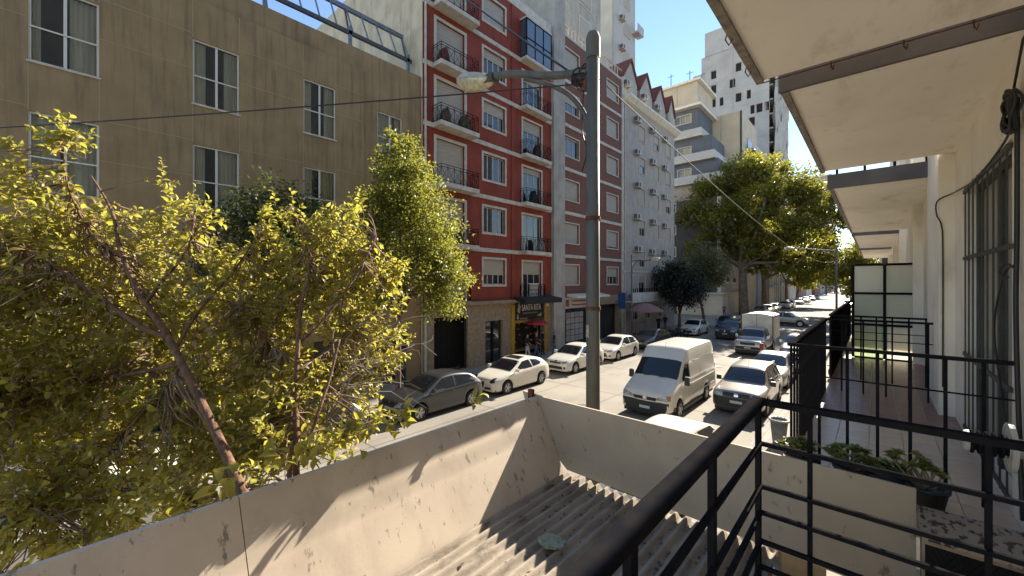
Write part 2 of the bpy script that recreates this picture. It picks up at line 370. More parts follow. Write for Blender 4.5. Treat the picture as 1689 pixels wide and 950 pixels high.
# balanced-flue terminal
vt = empty('flue_vent', (WX, 3.30, H-.86)); vm = mat('vent_white', (.55,.52,.45), .5, (.4,.37,.3), 12)
d = MB(); n = 28
d.lathe([(.0,-.10),(.05,-.10),(.055,-.105),(.055,-.085),(.0,-.08)], 20, 'x')
for k in range(n):
    a = 2*math.pi*k/n; ca, sa = math.cos(a), math.sin(a); d.bar((-.098, .055*ca, .055*sa), (-.098, .112*ca, .112*sa), .010, .008, (1,0,0))
d.lathe([(.110,-.106),(.125,-.106),(.125,-.085),(.110,-.085),(.110,-.106)], 28, 'x')
part('slotted_disc', d, vm, vt, world=False)
part('flue_fins', MB().lathe([(.045,-.24)]+[q for k in range(5) for q in ((.062,-.235+k*.026),(.062,-.225+k*.026),(.045,-.223+k*.026),(.045,-.212+k*.026))]+[(.045,-.10)], 18, 'x'), M['black'], vt, world=False)
part('cap', MB().lathe([(0,-.262),(.05,-.26),(.056,-.25),(.056,-.24),(0,-.238)], 18, 'x'), vm, vt, world=False)
part('pipe', MB().lathe([(.05,-.09),(.05,0.0)], 16, 'x'), vm, vt, world=False)
tag(vt, 'white slotted round flue vent sticking out of the wall by the railing', 'vent')
# concrete ledge box with dark mesh front
lb = empty('ledge_box', (.39, 3.2, H-1.9))
lm = mat('peeling_ledge', (.34,.27,.2), .95, (.06,.042,.035), 30, bump=.5, stretch=(1,.5,1), lo=.52, hi=.6)
part('top', MB().box(.185, .60, 3.02, 3.42, H-1.352, H-1.33), lm, lb)
part('frame', MB().box(.185,.195,3.03,3.07,H-2.2,H-1.353).box(.55,.60,3.03,3.07,H-2.2,H-1.353).box(.195,.55,3.03,3.07,H-1.375,H-1.353), mat('ledge_frame', (.34,.25,.18), .9, (.2,.14,.1), 9), lb)
gm = MB()
for k in range(-14, 30):
    for s in (1, -1):
        x0 = .22+k*.028; z0 = H-2.2; L = .83
        a = [x0, z0]; b = [x0+s*L*.6, z0+L]
        # clip to the frame
        def cl(p, q):
            t0, t1 = 0, 1; dx = q[0]-p[0]
            for lim, sg in ((.22, 1), (.55, -1)):
                if abs(dx) < 1e-6: continue
                t = (lim-p[0])/dx
                if dx*sg > 0: t0 = max(t0, t)
                else: t1 = min(t1, t)
            return t0, t1
        t0, t1 = cl(a, b)
        if t1-t0 > .02: gm.bar((a[0]+(b[0]-a[0])*t0, 3.05, a[1]+(b[1]-a[1])*t0), (a[0]+(b[0]-a[0])*t1, 3.05, a[1]+(b[1]-a[1])*t1), .004, .004)
part('mesh_grille', gm, M['black'], lb); part('back', MB().box(.2,.6,3.09,3.42,H-2.2,H-1.353), M['dark'], lb)
tag(lb, 'peeling ledge box with dark mesh grille below the balcony floor edge', 'ledge')
# ================================================================ railings
def piece(name, a, b, w, h, root, m=None, up=(0,0,1), bev=0):
    o = part(name, MB().bar(a, b, w, h, up), m or M['black'], root)
    if bev: bevel(o, bev, 2)
    return o
RY, TZ = 2.57, H-.655
ra = empty('balcony_railing', (EX, RY, FZ))
piece('top_rail', (EX,-1.6,TZ), (EX,RY+.03,TZ), .066, .030, ra, bev=0)
piece('top_rail', (EX+.033,RY,TZ-.001), (WX,RY,TZ-.001), .05, .030, ra, bev=0)
for y in (RY, 1.72, 1.0, .2, -.6): piece('post', (EX,y,TZ-.017), (EX,y,H-1.75), .042, .026, ra, up=(1,0,0), bev=.002)
for z in (.885, 1.12, 1.262, 1.42, 1.56):
    piece('rail', (EX+.012,-1.6,H-z), (EX+.012,RY,H-z), .022, .022, ra, bev=.002); piece('rail', (EX+.012,RY-.008,H-z+.0005), (WX,RY-.008,H-z+.0005), .022, .022, ra, bev=.002)
for x in (-.25, .352): piece('post', (x,RY+.012,TZ-.016), (x,RY+.012,H-1.75), .018, .022, ra, up=(1,0,0), bev=.002)
tag(ra, 'black iron balcony railing with flat top rail and horizontal bars', 'railing')
def railing(y0, y1, label, zt=H-.477, near=True, mesh=False):
    r = empty('balcony_railing', (EX, y0, FZ)); zt0 = zt
    piece('top_rail', (EX,y0-.015,zt), (EX,y1,zt), .05, .025, r)
    b1 = MB().box(-.008,.008,-.009,.009,FZ-H-.12,zt-H-.013).mesh('baluster', M['black']); b2 = MB().box(-.009,.009,-.009,.009,FZ-H+.03,zt-H-.012).mesh('baluster', M['black'])
    k = 0
    while y0+k*.16 < y1:
        put('baluster', b1, r, Vector((EX,y0+k*.16,H))-r.location); k += 1
    if near:
        piece('top_rail', (EX+.026,y0,zt-.001), (WX,y0,zt-.001), .03, .024, r); piece('cross_rail', (EX,y0+.004,zt-.22), (WX,y0+.004,zt-.22), .008, .01, r)
        for k in range(1, 7): put('baluster', b2, r, Vector((EX+.013+k*.16,y0,H))-r.location)
    if mesh: part('dark_screen', MB().box(EX-.02, EX-.012, y0, y1, FZ+.02, zt-.03), mat('dark_screen', (.014,.015,.02), .7), r)
    tag(r, label, 'railing'); return r
railing(3.75, 6.7, 'black vertical bar railing round the cream tiled balcony with potted plants')
r2 = empty('balcony_railing', (EX, 6.7, FZ))
piece('top_rail', (EX,6.72,H-.477), (WX-.12,6.72,H-.477), .03, .024, r2); piece('cross_rail', (EX,6.724,H-.72), (WX-.12,6.724,H-.72), .008, .01, r2)
for x in (-.32,-.11,.1,.3,.46): part('baluster', MB().box(x-.009,x+.009,6.711,6.729,FZ,H-.489), M['black'], r2)
tag(r2, 'black dividing railing between the cream tiled and the red tiled balcony', 'railing')
railing(7.5, 14.0, 'black railing with dark screen round the red tiled balcony', mesh=True)
# frosted glass divider
gd = empty('glass_divider', (.13, 10, FZ)); fz = leafmat('frosted_glass', (.88,.85,.76), (.82,.78,.68), (.95,.93,.84), .6, .3)
zt = H+.33; xs = (-.31,.13,.57); zs = (FZ, FZ+.62, H-.20, zt)
for x in xs: part('frame_post', MB().box(x-.02,x+.02,9.98,10.02,FZ,zt), M['black'], gd)
for z in zs:
    for i in range(2): part('frame_rail', MB().box(xs[i]+.02,xs[i+1]-.02,9.981,10.019,z-.02,z+.02), M['black'], gd)
for i in range(2):
    for k in range(3): part('pane', MB().box(xs[i]+.02,xs[i+1]-.02,9.996,10.004,zs[k]+.02,zs[k+1]-.02), fz, gd)
tag(gd, 'frosted glass screen in black frame dividing the balconies', 'divider')
# ================================================================ shop awning below: corrugated roof inside plaster panels
YE, AX1, AX2, AZ1, AZ2 = 3.35, -2.66, -2.30, H-1.21, H-1.91
aw = empty('shop_awning', (-1.5, 1, H-2.1))
p = MB()                                  # long side panel: leans out, its lip turned up straight
prof = [(AX2+.03,AZ2-.08),((AX1+AX2)/2,(AZ1+AZ2)/2),(AX1,AZ1)]
outp = [(x-.035, z) for x, z in reversed(prof)]
def long_panel(y0, y1):
    q = MB(); q.prism(prof+outp, 'y', y0, y1); return q
for a, b in ((-5.2,-2.405),(-2.4,.655),(.66,YE-.005)): part('side_panel', long_panel(a, b), M['panel'], aw)
ep = MB(); th = .02
ep.prism([(AX1-.20,AZ1+.03),(AX1-.09,AZ1-.30),(AX2+.02,AZ2+.045),(.18,AZ2+.02),(.18,AZ1-.005),(AX1+.1,AZ1+.012)], 'y', YE, YE+.02)
part('end_panel', ep, mat('end_panel', (.48,.39,.28), .85, (.40,.32,.23), 2, bump=.025, bscale=60), aw)
add_stain(MATS['end_panel'], (.14,.1,.07), 14, (.7,1,.5), .60, .67, .7); add_stain(MATS['end_panel'], (.2,.15,.1), 5, (1,1,1), .5, .62, .75, (-.32+.5, -.62+.5))
part('rusty_strut', MB().box(AX1-.085,AX1-.03,YE-.05,YE-.006,AZ1-.25,AZ1+.075), M['rust'], aw)
pitch, amp = .09, .02
def sheet(x0, x1, y0, y1, z):
    q = MB(); n = int((x1-x0)/pitch*10); ny = 10
    for i in range(n+1):
        x = x0+(x1-x0)*i/n; c = math.cos(2*math.pi*(x-AX2)/pitch)
        for k in range(ny+1):
            q.v.append((x, y0+(y1-y0)*k/ny, z+amp*(1-(1-c)/2*2)*1.0+.001*math.sin(k*1.7+x*3)))
    for i in range(n):
        for k in range(ny): a = i*(ny+1)+k; q.f.append((a, a+ny+1, a+ny+2, a+1)); q.m.append(0)
    return q
for y0, y1, z in ((1.06,YE+.03,AZ2-.005),(-1.24,1.2,AZ2+.008),(-3.5,-1.1,AZ2+.02)):
    for x0, x1, dz in ((AX2+.0,-1.35,0),(-1.45,-.52,.006)): 
        o = part('corrugated_sheet', sheet(x0, x1, y0, y1, z+dz), M['sheet'], aw, smooth=True)
part('beam', MB().box(-.62,-.54,-4,YE,AZ2-.2,AZ2-.05), M['rust'], aw)
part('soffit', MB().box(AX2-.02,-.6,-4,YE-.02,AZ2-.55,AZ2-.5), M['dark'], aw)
tag(aw, 'cream plaster shop awning boxed round a dirty corrugated fibre cement roof', 'awning')
# litter: a crumpled green bag and dry leaves in the troughs
bag = bmesh.new(); bmesh.ops.create_icosphere(bag, subdivisions=3, radius=.09)
for v in bag.verts: v.co = Vector((v.co.x*1.05, v.co.y*.8, max(v.co.z,-.03)*.32))*(1+random.uniform(-.16,.16))
me = bpy.data.meshes.new('crumpled_bag'); bag.to_mesh(me); bag.free(); me.materials.append(mat('bag_green', (.16,.19,.12), .45, (.24,.26,.18), 20))
bo = put('crumpled_bag', me, None, (-1.73, 2.36, AZ2+.035), (.1,.05,.5)); tag(bo, 'crumpled dull green plastic bag lying on the corrugated roof', 'bag')
dl = MB()
for k in range(520):
    x, y = random.uniform(AX2+.06,-.6), YE-.03-abs(random.gauss(0,.9))
    t = AX2+round((x-AX2)/pitch-.5)*pitch+pitch/2; x = t+random.uniform(-.025,.025); s = random.choice((.006,.008,.01,.012,.018,.026))*random.uniform(.8,1.2); a = random.uniform(0,6.28); z = AZ2-.005-amp+random.uniform(.008,.022)
    dl.face((x-s*math.cos(a),y-s*math.sin(a),z),(x+s*.5*math.sin(a),y-s*.5*math.cos(a),z+.004),(x+s*math.cos(a),y+s*math.sin(a),z+.006),(x-s*.5*math.sin(a),y+s*.5*math.cos(a),z+.002))
tag(part('dry_leaf_litter', dl, mat('dry_leaf', (.15,.085,.045), .9, (.07,.04,.025), 30)), 'dry brown leaf crumbs caught in the roof troughs', 'leaf litter', kind='stuff')
# ================================================================ buildings across the street
WC = {}
def wmesh(key, fn):
    if key not in WC: WC[key] = fn()
    return WC[key]
def rect_frame(x0, x1, w, h, t, z0=0):
    q = MB(); q.box(x0,x1,-w/2,-w/2+t,z0,z0+h); q.box(x0,x1,w/2-t,w/2,z0,z0+h); q.box(x0,x1,-w/2+t,w/2-t,z0+h-t,z0+h); q.box(x0,x1,-w/2+t,w/2-t,z0,z0+t); return q
def window(b, loc, w, h, kind='roller', sh=.5, rot=0, n=2, surround=.1, dep=.2, door=False):
    loc = Vector(loc)-b.location; R = (0,0,rot); K = (kind, round(w,2), round(h,2), round(sh,2), n, surround)
    def frame():
        q = MB()
        if surround:
            t = surround; q.box(-.01,.045,-w/2-t,-w/2,-.0 if door else -t,h+t); q.box(-.01,.045,w/2,w/2+t,-.0 if door else -t,h+t); q.box(-.01,.045,-w/2,w/2,h,h+t)
            if not door: q.box(-.01,.06,-w/2,w/2,-t,0)
        q2 = rect_frame(-dep+.02,-dep+.07,w,h,.05); k = len(q.v); q.v += q2.v; q.f += [tuple(i+k for i in f) for f in q2.f]; q.m += q2.m
        for i in range(1, n): y = -w/2+w*i/n; q.box(-dep+.025,-dep+.065,y-.035,y+.035,.05,h-.05)
        if kind == 'slide': q.box(-dep+.07,-dep+.10,-w/2-.0,w/2,h*.44-.02,h*.44+.02)
        return q.mesh('window', M['trim'] if surround else M['alu'])
    win = put('window', wmesh(K+('f',door), frame), b, loc, R)
    def pane():
        q = MB()
        for i in range(n): y0 = -w/2+w*i/n; q.box(-dep+.035,-dep+.045,y0+.036,y0+w/n-.036,.05,h-.05)
        return q.mesh('pane', M['gl'] if kind == 'slide' else (M['pane'] if kind != 'far' else M['panew']))
    put('pane', wmesh(K+('p',), pane), win)
    if kind == 'slide':
        put('sill', wmesh(('sill',round(w,2)), lambda: MB().box(-.02,.05,-w/2-.04,w/2+.04,-.05,-.001).mesh('sill', M['trim'])), win)
        def curt(y0, y1, ph):
            q = MB(); m = 24
            for i in range(m+1):
                y = y0+(y1-y0)*i/m; x = -dep-.12+.03*math.sin(i*1.35+ph)
                q.v += [(x,y,.03),(x,y,h-.02)]
                if i: q.f.append((2*i-2,2*i,2*i+1,2*i-1)); q.m.append(0)
            return q.mesh('curtain', M['curtain'], smooth=True)
        g = random.choice((.1,.25,.4)); a = random.uniform(-.2,.3)*w
        put('curtain', curt(-w/2, a-g*w/2, random.random()*6), win); put('curtain', curt(a+g*w/2, w/2, random.random()*6), win)
    elif sh > .01 and kind == 'roller':
        def shut():
            q = MB(); z = h; L = h*sh; k = int(L/.075)+1
            for i in range(k): q.box(-dep+.075,-dep+.095+.0,-w/2+.02,w/2-.02,h-L*(i+1)/k+.006,h-L*i/k)
            q.box(-dep+.07,-dep+.082,-w/2+.02,w/2-.02,h-L,h)
            return q.mesh('shutter', M['shutter'])
        put('shutter', wmesh(K+('s',), shut), win)
    return win
def block(b, x0, x1, y0, y1, z0, z1, m, name='wall'): return part(name, MB().box(x0,x1,y0,y1,z0,z1), m, b)
# ---------------------------------------------------------------- beige building
bm_ = mat('beige_render', (.31,.22,.118), .95, (.258,.182,.096), 1.3, bump=.25, bscale=70)
add_stain(bm_, (.075,.055,.036), 2.1, (1,2.6,.16), .5, .8, .75, (7.2,9.9)); add_stain(bm_, (.14,.10,.06), 1.1, (1,1.2,.35), .5, .75, .55)
bA = empty('beige_building', (XB, 4, 0)); YR, YS = 12.45, 9.25
wins = []
for z0 in (6.2, 2.55, -.85):
    for a, b_ in ((-7.9,-6.5),(-4.3,-2.93),(-.67,.71),(2.97,4.34),(6.6,7.93)): wins.append((a, b_, H+z0, H+z0+2.24))
wins2 = [(10.0,11.35,H+z0,H+z0+2.1) for z0 in (6.1,2.5,-.9)]
gr = [(-3.2,-1.6,.16,2.5),(1.0,3.2,.16,2.6),(5.0,6.1,.16,2.6),(7.0,8.6,.16,2.6)]; gr2 = [(9.7,11.6,.16,2.7)]
part('wall', wall_holes(MB(), XB, -12, YS, 0, H+9.83, wins+gr, .22).face((XB,YS,0),(XB-.14,YS,0),(XB-.14,YS,H+9.83),(XB,YS,H+9.83)).face((XB,-12,H+9.83),(XB,YS,H+9.83),(XB-.14,YS,H+9.83),(XB-.14,-12,H+9.83)), bm_, bA)
q = wall_holes(MB(), XB-.14, YS-.1, YR, 0, H+10.75, wins2+gr2, .2); q.face((XB-.14,-12,H+9.6),(XB-.14,YS-.1,H+9.6),(XB-.14,YS-.1,H+10.75),(XB-.14,-12,H+10.75)); q.box(XB-.42,XB-.141,-12,YR,H+10.2,H+10.75)
part('wall', q, bm_, bA)
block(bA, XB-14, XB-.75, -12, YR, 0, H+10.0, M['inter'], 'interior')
block(bA, XB-14, XB-.4, -12, YR, H+9.9, H+10.1, M['pave'], 'roof')
for a, b_, z0, z1 in wins: window(bA, (XB, (a+b_)/2, z0), b_-a, z1-z0, 'slide', n=2, surround=0, dep=.12)
for a, b_, z0, z1 in wins2: window(bA, (XB-.14, (a+b_)/2, z0), b_-a, z1-z0, 'slide', n=2, surround=0, dep=.12)
jl = mat('joint_pale', (.345,.262,.155), .9)
for y in sorted({q for a in wins for q in a[:2]}): 
    for z0, z1 in ((2.7,H-.85),(H+1.42,H+2.5),(H+4.83,H+6.16),(H+8.48,H+9.8)): part('joint', MB().box(XB,XB+.006,y-.012,y+.012,z0,z1), jl, bA)
for y in (10.0,11.35): part('joint', MB().box(XB-.14,XB-.134,y-.012,y+.012,H+8.24,H+10.7), jl, bA)
for z in (H+8.62,H+7.40,H+4.93,H+3.7,H+1.5,H+.2): 
    edges = [-12]+[q for a, b_ in ((-7.9,-6.5),(-4.3,-2.93),(-.67,.71),(2.97,4.34),(6.6,7.93)) for q in (a, b_)]+[YS]
    for i in range(0, len(edges), 2): part('joint', MB().box(XB,XB+.005,edges[i]+.02,edges[i+1]-.02,z-.011,z+.011), jl, bA)
for a, b_, z0, z1 in gr+gr2: 
    o = block(bA, XB-.34, XB-.24, a, b_, z0, z1, M['dark'], 'doorway')
    part('door_leaf', MB().box(XB-.24,XB-.2,a+.04,(a+b_)/2-.02,z0,z1-.04), mat('door_brown', (.06,.04,.03), .6), o); part('door_leaf', MB().box(XB-.24,XB-.2,(a+b_)/2+.02,b_-.04,z0,z1-.04), M['pane'], o)
tag(bA, 'plain beige rendered building with white sliding windows and streaked parapet', 'building')
# roof frame on the beige building
pf = empty('roof_pergola', (XB-1, 8, H+10.1)); sg = mat('steel_grey', (.20,.22,.25), .5, (.14,.15,.17), 5, metal=.2)
X1, X2, Z1, Z2 = -18.25, -19.05, H+11.68, H+13.3
part('lower_beam', MB().box(X1-.06,X1+.06,2,12.3,Z1-.09,Z1+.09), mat('steel_dark', (.06,.06,.06), .5), pf); part('upper_beam', MB().box(X2-.07,X2+.07,2,12.3,Z2-.1,Z2+.1), sg, pf)
for k in range(14): part('rafter', MB().bar((X1,2.2+k*.77,Z1),(X2,2.2+k*.77,Z2),.05,.06), sg, pf)
for y in (5.4,8.95,12.1):
    part('post', MB().box(X1-.06,X1+.06,y-.07,y+.07,H+10.1,Z1+.3), sg, pf); part('brace', MB().bar((X1-.02,y+.1,Z1-.7),(X2,y+.1,Z2),.06,.08), MATS['steel_dark'], pf)
tag(pf, 'grey steel pergola frame standing on the beige building roof', 'pergola')
tk = empty('roof_water_tank', (XB-6.5, 5.5, H+10)); part('tank', MB().lathe([(0,0),(1.0,0),(1.05,.1),(1.05,.9),(.95,1.0),(1.05,1.1),(1.05,2.2),(.8,2.5),(.25,2.65),(.25,2.8),(0,2.8)],24,'z',(0,0,.4)), mat('tank_pale', (.5,.48,.44), .6), tk, True, False); part('stand', MB().box(-.9,.9,-.9,.9,.08,.41), M['fascia'], tk, world=False)
tag(tk, 'pale round water tank on the beige building roof', 'water tank')
# ---------------------------------------------------------------- red building
rm = mat('red_paint', (.25,.04,.016), .8, (.19,.03,.013), 1.1, bump=.1, bscale=30); add_stain(rm, (.085,.014,.012), 1.6, (1,1.5,.2), .5, .72, .6)
pw = mat('party_wall', (.62,.52,.38), .95, (.5,.41,.29), 1.2, bump=.2); add_stain(pw, (.26,.2,.14), 1.5, (1,1,.18), .52, .72, .7)
RL, RR = YR+.05, 23.65; ZF = [H+z for z in (-1.1,2.07,5.27,8.46,11.65,14.85)]; ZT = H+18.05
bB = empty('red_building', (XB, 18, 0))
ops = []; 
for i, z in enumerate(ZF): ops += [(13.35,15.35,z+.06,z+2.5),(16.85,18.75,z+.98,z+2.52),(20.5,22.5,z+.06,z+2.5)]
part('wall', wall_holes(MB(), XB, RL, RR, ZF[0]-.02, ZT, ops, .24), rm, bB)
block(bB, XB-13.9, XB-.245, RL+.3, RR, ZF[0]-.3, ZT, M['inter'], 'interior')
block(bB, XB-32, XB-.05, RL, RL+.3, 0, ZT+.7, pw, 'party_wall')
block(bB, XB-14, XB-.24, RL+.3, RR, ZT, ZT+.25, M['pave'], 'roof')
part('parapet', MB().box(XB-.25,XB+.06,RL,RR,ZT,ZT+.6), M['trim'], bB)
part('drainpipe', MB().tube([(XB+.06,RL+.12,.2),(XB+.06,RL+.12,ZT)], .06, 8), M['trim'], bB)
for i, z in enumerate(ZF):
    sh = (.33,.38,.12,.5,.62,1.0)[i]
    window(bB, (XB,17.8,z+.98), 1.9, 1.54, 'roller', (.62,.0,.0,.42,.35,.97)[i], n=4, surround=.13)
    window(bB, (XB,14.35,z+.06), 2.0, 2.44, 'roller', (.9,.7,.97,.97,.97,.97)[i], n=3, surround=.16, door=True)
    window(bB, (XB,21.5,z+.06), 2.0, 2.44, 'roller', (.35,.0,.15,.3,.25,.2)[i], n=3, surround=.13, door=True)
    for y0, y1 in (((RL,13.1),(15.85,20.2),(22.95,RR)) if i else ()): part('floor_band', MB().box(XB,XB+.09,y0,y1,z-.22,z+.02), M['trim'], bB)
    for y0, y1, dp in ((13.1,15.85,.75),(20.2,22.95,.62)):
        if i == 0: dp = .12
        s_ = part('balcony_slab', MB().box(XB-.0,XB+dp,y0,y1,z-.20,z+.03), M['trim'], bB)
        rl = MB(); xr = XB+dp-.05; zt = z+.95
        for a, b_ in (((XB,y0+.05),(xr,y0+.05)),((xr,y0+.05),(xr,y1-.05)),((xr,y1-.05),(XB,y1-.05))):
            for zz in (zt, zt-.14, z+.12): rl.bar((a[0],a[1],zz),(b_[0],b_[1],zz),.02,.025)
            L = math.hypot(b_[0]-a[0],b_[1]-a[1]); m_ = max(2,int(L/.42))
            for k in range(m_+1):
                t = k/m_; x, y = a[0]+(b_[0]-a[0])*t, a[1]+(b_[1]-a[1])*t; rl.bar((x,y,z+.03),(x,y,zt),.018,.018,(1,0,0))
                if k < m_:
                    t2 = (k+1)/m_; x2, y2 = a[0]+(b_[0]-a[0])*t2, a[1]+(b_[1]-a[1])*t2; rl.bar((x,y,z+.12),(x2,y2,zt-.14),.012,.012); rl.bar((x,y,zt-.14),(x2,y2,z+.12),.012,.012)
        part('railing', rl, M['black'], s_)
latt = MB(); z = ZF[0]
for k in range(9): latt.bar((XB+.2,20.9+k*.1,z+.05),(XB+.2,21.4+k*.1-.25,z+1.0),.015,.02,(1,0,0)); latt.bar((XB+.2,21.0+k*.1,z+1.0),(XB+.2,20.85+k*.1+.25,z+.05),.015,.02,(1,0,0))
part('lattice_panel', latt.box(XB+.19,XB+.21,20.85,22.0,z+1.0,z+1.05), M['white'], bB)
for zi, y, c in ((2,21.2,(.02,.02,.022)),(3,21.6,(.05,.03,.02)),(4,13.6,(.16,.05,.04)),(3,13.7,(.10,.07,.05)),(1,22.0,(.3,.28,.25)),(3,15.0,(.06,.08,.03))):
    z = ZF[zi]; part('balcony_clutter', MB().prism([(y-.3,z+.03),(y+.3,z+.03),(y+.26,z+.55),(y+.05,z+.95),(y-.1,z+.85),(y-.28,z+.5)],'x',XB+.2,XB+.5), mat('clutter_%d_%d' % (zi, int(y*10)), c, .9, tuple(q*.5 for q in c), 6), bB)
part('pilaster', MB().box(XB,XB+.05,19.35,19.6,ZF[0],ZT), rm, bB)
# glazed-in balcony on the top right
z = ZF[5]; gb = part('glazed_balcony', MB().box(XB+.002,XB+.62,20.2,22.95,z+2.5,z+2.62), M['trim'], bB); fr = MB()
for y in (20.22,21.1,22.0,22.9): fr.box(XB+.56,XB+.62,y-.03,y+.03,z+.03,z+2.5)
for zz in (z+.05,z+1.2,z+2.47): fr.box(XB+.56,XB+.615,20.2,22.95,zz-.03,zz+.03); fr.box(XB,XB+.56,20.2,20.25,zz-.03,zz+.03)
part('frame', fr, M['black'], gb); part('pane', MB().box(XB+.58,XB+.59,20.22,22.93,z+.05,z+2.46).box(XB+.05,XB+.57,20.22,20.23,z+.05,z+2.46), mat('pane_blue', (.05,.07,.10), .03, spec=1), gb)
# ground floor
st = mat('shop_stone', (.30,.23,.16), .85, (.22,.165,.11), 5, bump=.15); gz = ZF[0]-.2
goo = [(13.2,15.6,.16,3.2),(17.0,18.55,.16,2.75),(19.6,22.75,.16,3.7)]
part('ground_wall', wall_holes(MB(), XB+.02, RL, RR, 0, gz, goo, .3), st, bB); part('cornice', MB().box(XB-.05,XB+.3,RL,RR,gz,gz+.19), st, bB)
block(bB, XB-9, XB-.9, RL, RR, 0, gz, M['inter'], 'interior')
part('shop_gate', (lambda q: [q.box(XB-.12,XB-.10,13.25+k*.12,13.28+k*.12,.16,3.1) for k in range(20)] and q)(MB()), M['black'], bB)
part('glass_door', MB().box(XB-.2,XB-.18,17.0,18.55,.16,2.75), M['pane'], bB); part('door_frame', MB().box(XB-.17,XB-.12,17.7,17.85,.16,2.75).box(XB-.17,XB-.12,17.0,17.08,.16,2.75), M['black'], bB)
ylw = mat('yellow_paint', (.42,.25,.015), .7, (.33,.19,.012), 4)
for y in (19.3,22.75): part('yellow_pillar', MB().box(XB+.022,XB+.10,y,y+.32,.13,gz-.15), ylw, bB)
tag(bB, 'deep red apartment building with white window surrounds and iron balconies', 'building')
# shop front of the grocer
sg_ = empty('shop_sign', (XB, 21.2, 3.0)); part('board', MB().box(XB+.03,XB+.09,19.68,22.7,2.62,3.98), M['dark'], sg_)
def text_mesh(body, size, m, ext=.006):
    cu = bpy.data.curves.new('lettering', 'FONT'); cu.body = body; cu.size = size; cu.align_x = 'CENTER'; cu.align_y = 'CENTER'; cu.extrude = ext; cu.offset = .008*size
    o = bpy.data.objects.new('tmp', cu); COL.objects.link(o); dg = bpy.context.evaluated_depsgraph_get(); dg.update()
    me = bpy.data.meshes.new_from_object(o.evaluated_get(dg)); bpy.data.objects.remove(o); me.materials.clear(); me.materials.append(m); me.name = 'lettering'; return me
let = mat('sign_white', (.62,.58,.55), .6)
put('lettering', text_mesh('SANTA RITA', .46, let), sg_, (.10,.12,.40), (math.radians(90),0,math.radians(90)), (.80,1.25,1))
part('line', (lambda q: [q.box(XB+.091,XB+.097,20.45+k*.16,20.45+k*.16+.09,3.0,3.1) for k in range(10)] and q)(MB()), mat('sign_grey', (.22,.2,.2), .6), sg_)
part('emblem', MB().prism([(19.85,3.2),(20.1,3.05),(20.2,3.5),(20.05,3.75),(19.95,3.6)],'x',XB+.091,XB+.098).prism([(19.8,2.7),(20.0,2.7),(19.95,3.0),(19.85,3.0)],'x',XB+.091,XB+.098).box(XB+.091,XB+.097,20.1,20.9,2.68,2.73).prism([(21.9,2.8),(22.4,2.75),(22.45,3.0),(22.2,2.95)],'x',XB+.091,XB+.098), mat('sign_tan', (.33,.27,.17), .6), sg_)
tag(sg_, 'black grocer sign with white letters SANTA RITA between yellow pillars', 'sign')
ca = empty('black_canopy', (XB, 21.5, 4)); part('canopy', MB().prism([(XB+.1,3.98),(XB+1.1,3.72),(XB+1.1,4.02),(XB+.1,4.18)],'y',19.5,23.5), M['dark'], ca); part('lamp', MB().lathe([(0,-.1),(.1,-.09),(.12,0),(.05,.12),(0,.13)],12,'z',(XB+.75,22.2,3.6)), M['white'], ca)
tag(ca, 'black flat canopy over the grocer sign', 'canopy')
pr = empty('produce_display', (XB-.3, 21.2, .16))
prod = [mat('produce_'+n, c, .7, c2, 20) for n, c, c2 in (('yellow',(.5,.33,.03),(.4,.2,.02)),('red',(.3,.02,.02),(.2,.02,.01)),('green',(.1,.16,.03),(.05,.09,.02)),('orange',(.45,.17,.02),(.35,.12,.02)))]
for k in range(5): part('shelf_top', MB().box(XB-.75+.0,XB-.2,19.75+k*.6,20.3+k*.6,.5,.56), mat('crate_wood', (.3,.2,.11), .9), pr)
for k in range(60):
    y = 19.8+random.uniform(0,2.8); zz = random.choice((.62,1.05,1.5,1.95,2.3)); r_ = random.uniform(.05,.09)
    part('produce', MB().lathe([(0,-r_),(r_*.8,-r_*.5),(r_,0),(r_*.8,r_*.5),(0,r_)],8,'z',(XB-.62+random.uniform(-.05,.12),y,zz)), prod[k%4], pr, True)
part('banner', MB().box(XB-.2,XB-.17,19.8,22.6,2.4,2.66), mat('banner', (.34,.22,.12), .8, (.5,.32,.05), 9), pr)
tag(pr, 'grocer produce display of fruit on shelves behind the yellow pillars', 'produce')
um = empty('red_parasol', (XB+.4, 21.6, .13)); part('canopy', MB().lathe([(.0,2.5),(.35,2.42),(.75,2.24),(.78,2.14),(.35,2.34),(0,2.4)],10), mat('parasol_red', (.33,.03,.04), .7), um, world=False); part('pole', MB().lathe([(.03,0),(.03,2.4)],8), M['galv'], um, world=False)
tag(um, 'small red parasol in front of the grocer', 'parasol')
# ---------------------------------------------------------------- brick building
def brickmat(name, c1, c2, mortar):
    m = mat(name, c1, .9); nt = m.node_tree; b = nt.nodes['Principled BSDF']; tc_ = nt.nodes.new('ShaderNodeTexCoord'); sp = nt.nodes.new('ShaderNodeSeparateXYZ'); cb = nt.nodes.new('ShaderNodeCombineXYZ')
    nt.links.new(tc_.outputs['Object'], sp.inputs[0]); nt.links.new(sp.outputs[1], cb.inputs[0]); nt.links.new(sp.outputs[2], cb.inputs[1])
    br = nt.nodes.new('ShaderNodeTexBrick'); br.inputs['Scale'].default_value = 1; br.inputs['Brick Width'].default_value = .24; br.inputs['Row Height'].default_value = .075; br.inputs['Mortar Size'].default_value = .008
    br.inputs['Color1'].default_value = (*c1,1); br.inputs['Color2'].default_value = (*c2,1); br.inputs['Mortar'].default_value = (*mortar,1)
    nt.links.new(cb.outputs[0], br.inputs['Vector']); nt.links.new(br.outputs['Color'], b.inputs['Base Color']); return m
bk = brickmat('brick', (.19,.06,.037), (.145,.05,.031), (.19,.13,.1)); add_stain(bk, (.1,.035,.025), .8, (1,1,.4), .5, .75, .5)
